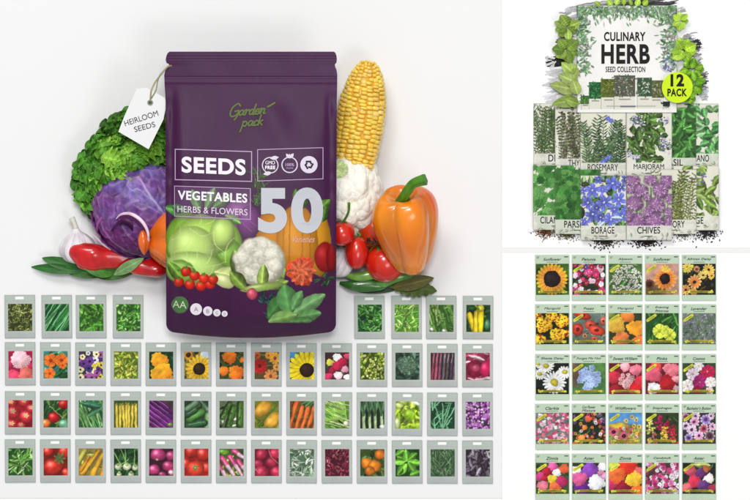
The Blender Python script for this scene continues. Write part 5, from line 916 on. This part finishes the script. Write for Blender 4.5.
# box
def foliage_edge(c, n, seed=3):
    r = c.r
    for i in range(n):
        s_ = r.rand(); side = r.randint(4); d = abs(r.randn()) * 6.5
        if side == 0: x, y, a = c.x0 + d, c.y0 + s_ * 68, r.randn() * .9
        elif side == 1: x, y, a = c.x1 - d, c.y0 + s_ * 62, 3.14 + r.randn() * .9
        else: x, y, a = c.x0 + s_ * c.w, c.y0 + d, 1.57 + r.randn() * .9
        cl_ = [(116, 160, 114), (80, 134, 82), (150, 178, 146), (120, 130, 116), (130, 170, 106), (180, 192, 178)][r.randint(6)]
        c.leaf(x, y, 3 + 4 * r.rand(), 1.0 + 1.3 * r.rand(), a, c.jit(cl_, .12), 1.1, sh=.2)
def herb_box():
    R0 = root("herb_box", W(627, 57, 0), "cream herb collection box with a leafy border, black title and small printed packs", "box")
    x0, y0, w, h = 576.6, 5.6, 100, 107; X, Y, nx, ny = regular(0, 0, w, h, .45); c = Cv(X, Y, (240, 238, 234), 7); foliage_edge(c, 1000)
    c.ell(90, 60, 7, 7, (150, 156, 190), al=.3); c.dots([], 0, 1, 1)
    for i in range(30): c.ell(86 + c.r.rand() * 12, 52 + c.r.rand() * 14, 1, .8, c.jit((120, 124, 170), .1), hl=0)
    for i in range(16): c.ell(88 + c.r.rand() * 10, 26 + c.r.rand() * 8, 1, .8, c.jit((170, 140, 160), .1), hl=0)
    for (px, py, pw, ph, cols, dn) in [(4, 90, 9, 14, [(80, 130, 60)], 30), (12, 76.5, 13, 27, [(40, 110, 56), (60, 130, 70)], 50), (72, 75, 15, 28, [(120, 124, 80), (90, 110, 60), (170, 160, 140)], 70), (24, 73.5, 15, 30, [(120, 130, 50), (90, 110, 44)], 60), (60, 72, 15, 31, [(80, 110, 76), (190, 196, 180), (60, 90, 50)], 70), (37, 70, 21.5, 34, [(120, 116, 100), (90, 110, 84), (170, 164, 150), (70, 90, 60)], 130), (86, 96, 7, 8, [(40, 60, 50)], 10)]:
        m = (c.X > px) & (c.X < px + pw) & (c.Y > py) & (c.Y < py + ph); c.C[m] = (222, 220, 206)
        m2 = m & (c.Y < py + ph * .62); c.C[m2] = np.array(cols[0]) * .75; s_ = c.r
        for k in range(dn): xx = px + 1 + s_.rand() * (pw - 2); yy = py + 1 + s_.rand() * (ph * .6 - 1.5); c.leaf(xx - 1.4, yy, 2.9, 1.2, s_.rand() * 6.3, c.jit(cols[s_.randint(len(cols))], .18))
        c.line(px + pw * .25, py + ph * .70, px + pw * .75, py + ph * .70, 1.1, 1.1, (110, 108, 100), al=.7); c.line(px + .2, py, px + .2, py + ph, .4, .4, (150, 150, 136), al=.7)
    c.line(30, 100.6, 78, 100.6, 1.2, 1.2, (160, 156, 146), al=.5); c.line(44, 101, 58, 101, 1.6, 1.6, (90, 84, 110), al=.7)
    m = (c.X < .7) | (c.X > w - .7) | (c.Y < .7); c.C[m] = c.C[m] * .6 + np.array((60, 74, 50)) * .4; c.grain(2.5)
    sheet_mb(c, nx, ny, .0055, x0, y0, side=.0055).build("front_panel", M['print'], R0, smooth=False)
    mb = MB(); Z = .0058; BK = (22, 22, 24)
    text(mb, "CULINARY", 624.8, 36.4, 41.5, 9.2, Z, BK, bold=.03); text(mb, "HERB", 625.6, 53.9, 48.5, 19.6, Z, BK, bold=.035); text(mb, "SEED COLLECTION", 625.4, 69.3, 39.6, 5.6, Z, (40, 40, 42), bold=.02); mb.build("lettering", M['ink'], R0)
    mb = MB(); disc(mb, 677.3, 87.4, 15.4, .0125, (208, 238, 34), n=64); SK = mb.build("round_sticker", M['print'], R0, smooth=False)
    mb = MB(); text(mb, "12", 677.3, 80.2, 13.6, 12.4, .0128, BK, bold=.045); text(mb, "PACK", 677.2, 92.4, 19.6, 7.8, .0128, BK, bold=.035); mb.build("sticker_lettering", M['ink'], R0, sub=SK)
herb_box()

CR = (224, 222, 206)
def h_stem(c, x, y, a, L, k, cl, ll=4, lw=1.4, sc=(96, 104, 60)):
    x1, y1 = x + math.cos(a) * L, y + math.sin(a) * L; c.line(x, y, x1, y1, .7, .4, sc)
    for i in range(k):
        t = (i + .5) / k; xx = x + (x1 - x) * t; yy = y + (y1 - y) * t
        for s_ in (-1, 1): c.leaf(xx, yy, ll * (.8 + .4 * c.r.rand()), lw, a + s_ * (.8 + .3 * c.r.rand()), c.jit(cl, .18), 1.2)
def h_dill(c):
    for i in range(26): h_stem(c, 4 + c.r.rand() * 38, 54, -1.57 + c.r.randn() * .1, 46 + c.r.rand() * 6, 14, [(70, 100, 50), (90, 120, 64), (50, 84, 40)][i % 3], 5, .9)
    c.blades([(64, 94, 46), (92, 120, 70)], 330, 5, .6, -1.5, 2.2)
def h_thyme(c):
    for i in range(26): h_stem(c, 2 + c.r.rand() * 42, 56, -1.57 + c.r.randn() * .25, 44 + c.r.rand() * 12, 16, [(96, 110, 76), (120, 126, 96), (70, 84, 52)][i % 3], 2.8, 1.5, (110, 84, 60))
    c.dots([(150, 120, 130), (200, 196, 200)], 50, .5, .9)
def h_rose(c):
    for x, a, L in [(5, -1.5, 44), (44, -1.7, 48), (26, -1.4, 50), (14, -1.8, 50), (34, -1.3, 38), (8, -1.7, 48), (16, -1.55, 52), (24, -1.6, 54), (31, -1.45, 50), (40, -1.5, 46), (20, -1.2, 40), (28, -1.9, 40), (12, -1.3, 30), (36, -1.8, 34)]: h_stem(c, x, 58, a, L, 17, [(70, 104, 64), (50, 84, 50), (96, 128, 84)][int(x) % 3], 6, 1.3)
    for x, y in [(26, 46), (23, 49), (29, 44), (28, 6), (31, 8), (21, 51)]: c.flower(x, y, 2.6, 5, (96, 110, 196), cc=(200, 210, 236), cr=.2)
def h_marj(c):
    for i in range(95): a = c.r.rand() * 6.3; q = math.sqrt(c.r.rand()); c.leaf(23 + q * 19 * math.cos(a), 26 + q * 26 * math.sin(a), 8, 6, c.r.rand() * 6.3, c.jit((84, 116, 56), .18), 1.25)
    for x, y in [(8, 9), (15, 12), (37, 29), (40, 35), (4, 42), (10, 45), (39, 8), (36, 32), (12, 6)]:
        for k in range(18): c.ell(x + c.r.randn() * 2.4, y + c.r.randn() * 2.2, .9, .8, c.jit([(206, 204, 226), (110, 110, 160), (236, 236, 240)][k % 3], .06), hl=0)
def h_basil(c):
    bgc(c, (52, 92, 46))
    for i in range(90): c.leaf(*c.rp(), 9, 6, c.r.rand() * 6.3, c.jit((82, 142, 66), .18), 1.3)
def h_oreg(c):
    for i in range(80): x, y = c.rp(); c.leaf(x, y, 10, 7, c.r.rand() * 6.3, c.jit([(104, 170, 100), (80, 142, 78), (146, 196, 134)][i % 3], .1), 1.25)
def h_cil(c):
    for i in range(130): x, y = c.rp(); c.flower(x, y, 4.2, 7, c.jit([(74, 138, 62), (100, 158, 84), (52, 112, 48)][i % 3], .1), cr=0, depth=.3)
    c.blades([(60, 130, 60)], 20, 14, .7, -1.4, .8)
def h_pars(c):
    bgc(c, (60, 110, 50))
    for i in range(190): x, y = c.rp(); c.flower(x, y, 3.4, 9, c.jit([(62, 122, 52), (90, 146, 74), (44, 96, 40)][i % 3], .1), cr=0, depth=.4)
def h_bor(c):
    c.leaves([(90, 130, 70), (60, 100, 50), (120, 150, 100)], 60, 12, 6); c.blades([(110, 50, 70)], 14, 12, .9, -1, 2)
    for x, y, r in [(12, 15, 8), (32, 8, 8), (38, 24, 8), (24, 27, 9), (7, 27, 7), (12, 39, 8), (30, 44, 8), (42, 40, 7), (40, 12, 6), (22, 14, 5), (20, 42, 6), (4, 46, 5), (18, 4, 5), (45, 34, 5), (16, 32, 5), (34, 34, 5), (2, 16, 5), (45, 4, 5)]: c.flower(x, y, r, 5, c.jit((84, 92, 178), .10), cc=(216, 220, 240), cr=.14, depth=.78, ph=c.r.rand() * 6, tip=(130, 140, 220))
    c.leaf(30, 42, 12, 5, 0, (190, 210, 240)); c.leaf(16, 52, 10, 5, -.6, (200, 214, 236))
def h_chi(c):
    c.C[:] = (196, 198, 176); c.leaves([(120, 150, 92), (150, 170, 120)], 20, 14, 2, -1.57, .6)
    for x in np.linspace(4, 42, 12): c.line(x + c.r.randn(), 58, x + c.r.randn() * 3, 12, 1, .8, (104, 140, 74))
    for x, y, r in [(6, 5, 8), (24, 4, 7), (41, 6, 8), (14, 15, 8), (34, 15, 8.6), (44, 24, 6), (8, 28, 9), (30, 30, 9), (43, 38, 6), (10, 46, 10), (28, 46, 11), (20, 22, 4), (2, 40, 6), (44, 48, 7), (22, 36, 6), (3, 14, 5)]:
        c.ell(x, y, r, r * .85, (158, 108, 160), sh=.55, hl=0, soft=2, ang=c.r.rand())
        for k in range(64): a = c.r.rand() * 6.3; q = r * math.sqrt(c.r.rand()); c.line(x + q * .7 * math.cos(a), y + q * .6 * math.sin(a), x + q * math.cos(a), y + q * .85 * math.sin(a), .8, .5, c.jit([(204, 160, 204), (230, 200, 230), (160, 106, 162)][k % 3], .08))
def h_sav(c):
    for i in range(28): h_stem(c, 2 + c.r.rand() * 42, 56, -1.57 + c.r.randn() * .25, 40 + c.r.rand() * 16, 15, [(116, 132, 66), (90, 108, 50), (140, 150, 90)][i % 3], 4.4, 1.4, (120, 110, 60))
    for i in range(16): x, y = c.rp(); c.ell(x, y, .9, .8, (222, 220, 226))
def h_sage(c):
    for i in range(40): x, y = c.rp(); c.leaf(x, y, 15, 7, c.r.rand() * 6.3, c.jit([(130, 160, 76), (104, 136, 60), (150, 176, 100)][i % 3], .1), 1.25)
    for i in range(26): c.ell(c.r.rand() * 36 + 3, 6 + c.r.rand() * 14, 1.1, .9, (140, 130, 180), hl=0)
HP = [("DILL", 533.4, 103.4, 0, h_dill, "feathery dill packet, far left of the upper herb row"), ("OREGANO", 673.0, 103.6, 0, h_oreg, "light green oregano packet, far right of the upper herb row"),
 ("THYME", 555.0, 108.6, 1, h_thyme, "thyme packet with wiry brown stems, half hidden by rosemary"), ("BASIL", 650.6, 107.8, 1, h_basil, "green basil packet, half hidden by marjoram"),
 ("ROSEMARY", 580.2, 112.8, 2, h_rose, "rosemary packet with needle leaves and blue flowers"), ("MARJORAM", 626.2, 112.8, 2, h_marj, "marjoram packet with round leaves and whitish flower heads"),
 ("CILANTRO", 532.8, 165.4, 3, h_cil, "cilantro packet, far left of the lower herb row"), ("SAGE", 673.0, 165.8, 3, h_sage, "sage packet, far right of the lower herb row"),
 ("PARSLEY", 554.8, 169.6, 4, h_pars, "dense green parsley packet, half hidden by borage"), ("SAVORY", 650.6, 169.6, 4, h_sav, "olive green savory packet, half hidden by chives"),
 ("BORAGE", 580.2, 175.6, 5, h_bor, "borage packet full of blue violet star flowers"), ("CHIVES", 626.0, 175.6, 5, h_chi, "chives packet full of round lilac flower heads")]
def herb_packs():
    for n, (t, x0, y0, lv, fnc, lb) in enumerate(HP):
        w, h = 45.4, 64.5; z = .0014 + lv * .0013; R0 = root("herb_packet", W(x0 + w / 2, y0 + h / 2, 0), lb, "seed packet", "overlapping herb packets in two rows")
        X, Y, nx, ny = regular(0, 0, w, h, .42); c = Cv(X, Y, CR, 300 + n, warp=.45); fnc(c)
        q = c.PY > 50.2; c.C[q] = c.C[q] * .12 + np.array((226, 224, 214)) * .88; q = c.PY > 59.4; c.C[q] = c.C[q] * .9 + np.array((206, 206, 190)) * .1 - 4
        for k in range(12):
            xx = 3 + c.r.rand() * 40; c.leaf(xx, 62, 5, 2, c.r.rand() * 6.3, c.jit((186, 192, 170), .06))
        e = (c.PX < .6) | (c.PX > w - .6) | (c.PY < .6) | (c.PY > h - .6); c.C[e] = c.C[e] * .7 + np.array((120, 122, 110)) * .3; c.grain(2.6)
        sheet_mb(c, nx, ny, z, x0, y0, side=.0011).build("envelope", M['print'], R0, smooth=False)
        mb = MB(); text(mb, t, x0 + w / 2, y0 + 54.6, min(31, 3.75 * len(t) + .4), 6.9, z + .0002, (30, 30, 32), bold=.012)
        for k in range(4): strip(mb, [(x0 + w / 2 - 3.6 + k * 2, y0 + 60.6), (x0 + w / 2 - 2.4 + k * 2, y0 + 60.6)], .8, z + .0002, (90, 90, 84))
        mb.build("name_lettering", M['ink'], R0)
herb_packs()

# spilled seeds along the lower edge of the packets
def seeds(label, cx, cy, rx, ry, n, cols, seed, s=.00055):
    r = np.random.RandomState(seed); mb = MB(); ico = np.array([(1, 0, 0), (-1, 0, 0), (0, 1, 0), (0, -1, 0), (0, 0, 1), (0, 0, -1)], float); f = np.array([(0, 2, 4), (2, 1, 4), (1, 3, 4), (3, 0, 4), (2, 0, 5), (1, 2, 5), (3, 1, 5), (0, 3, 5)])
    for i in range(n):
        a = r.rand() * 6.283; q = abs(r.randn()) * .55; x, y = cx + rx * q * math.cos(a), cy + ry * q * abs(math.sin(a)) * 1.2; b = r.rand() * 6.28; k = s * (.7 + .6 * r.rand()); V = ico * np.array([1.7, .8, .7]) * k
        V = V @ np.array([[math.cos(b), math.sin(b), 0], [-math.sin(b), math.cos(b), 0], [0, 0, 1]]) + W(x, y, k * .7 + .0012 * r.rand() * (q < .6)); mb.add(V, f, np.array(cols[r.randint(len(cols))], float) * (1 + .1 * r.randn()))
    tag(mb.build("scattered_seeds", M['seed'], origin=W(cx, cy, 0)), label, "seeds", kind="stuff")
seeds("tiny reddish brown seeds spilled below the cilantro packet", 546, 230.5, 13, 7, 330, [(120, 76, 40), (150, 96, 56), (90, 60, 34)], 1)
seeds("tiny olive seeds spilled below the parsley packet", 567, 233.5, 13, 6, 230, [(110, 104, 70), (140, 130, 96), (84, 84, 50)], 2)
seeds("black seeds spilled below the borage packet", 605, 240, 15, 7, 190, [(40, 36, 36), (64, 56, 52)], 3, s=.0008)
seeds("dark seeds heaped below the chives packet", 648, 240, 16, 7, 260, [(34, 26, 30), (60, 44, 44)], 4, s=.0008)
seeds("fine grey seeds spilled below the savory packet", 683, 233, 11, 6, 260, [(120, 116, 106), (90, 86, 80)], 5, s=.0005)
seeds("round black seeds spilled below the sage packet", 706, 230, 13, 9, 300, [(40, 40, 42), (70, 68, 68)], 6, s=.0007)
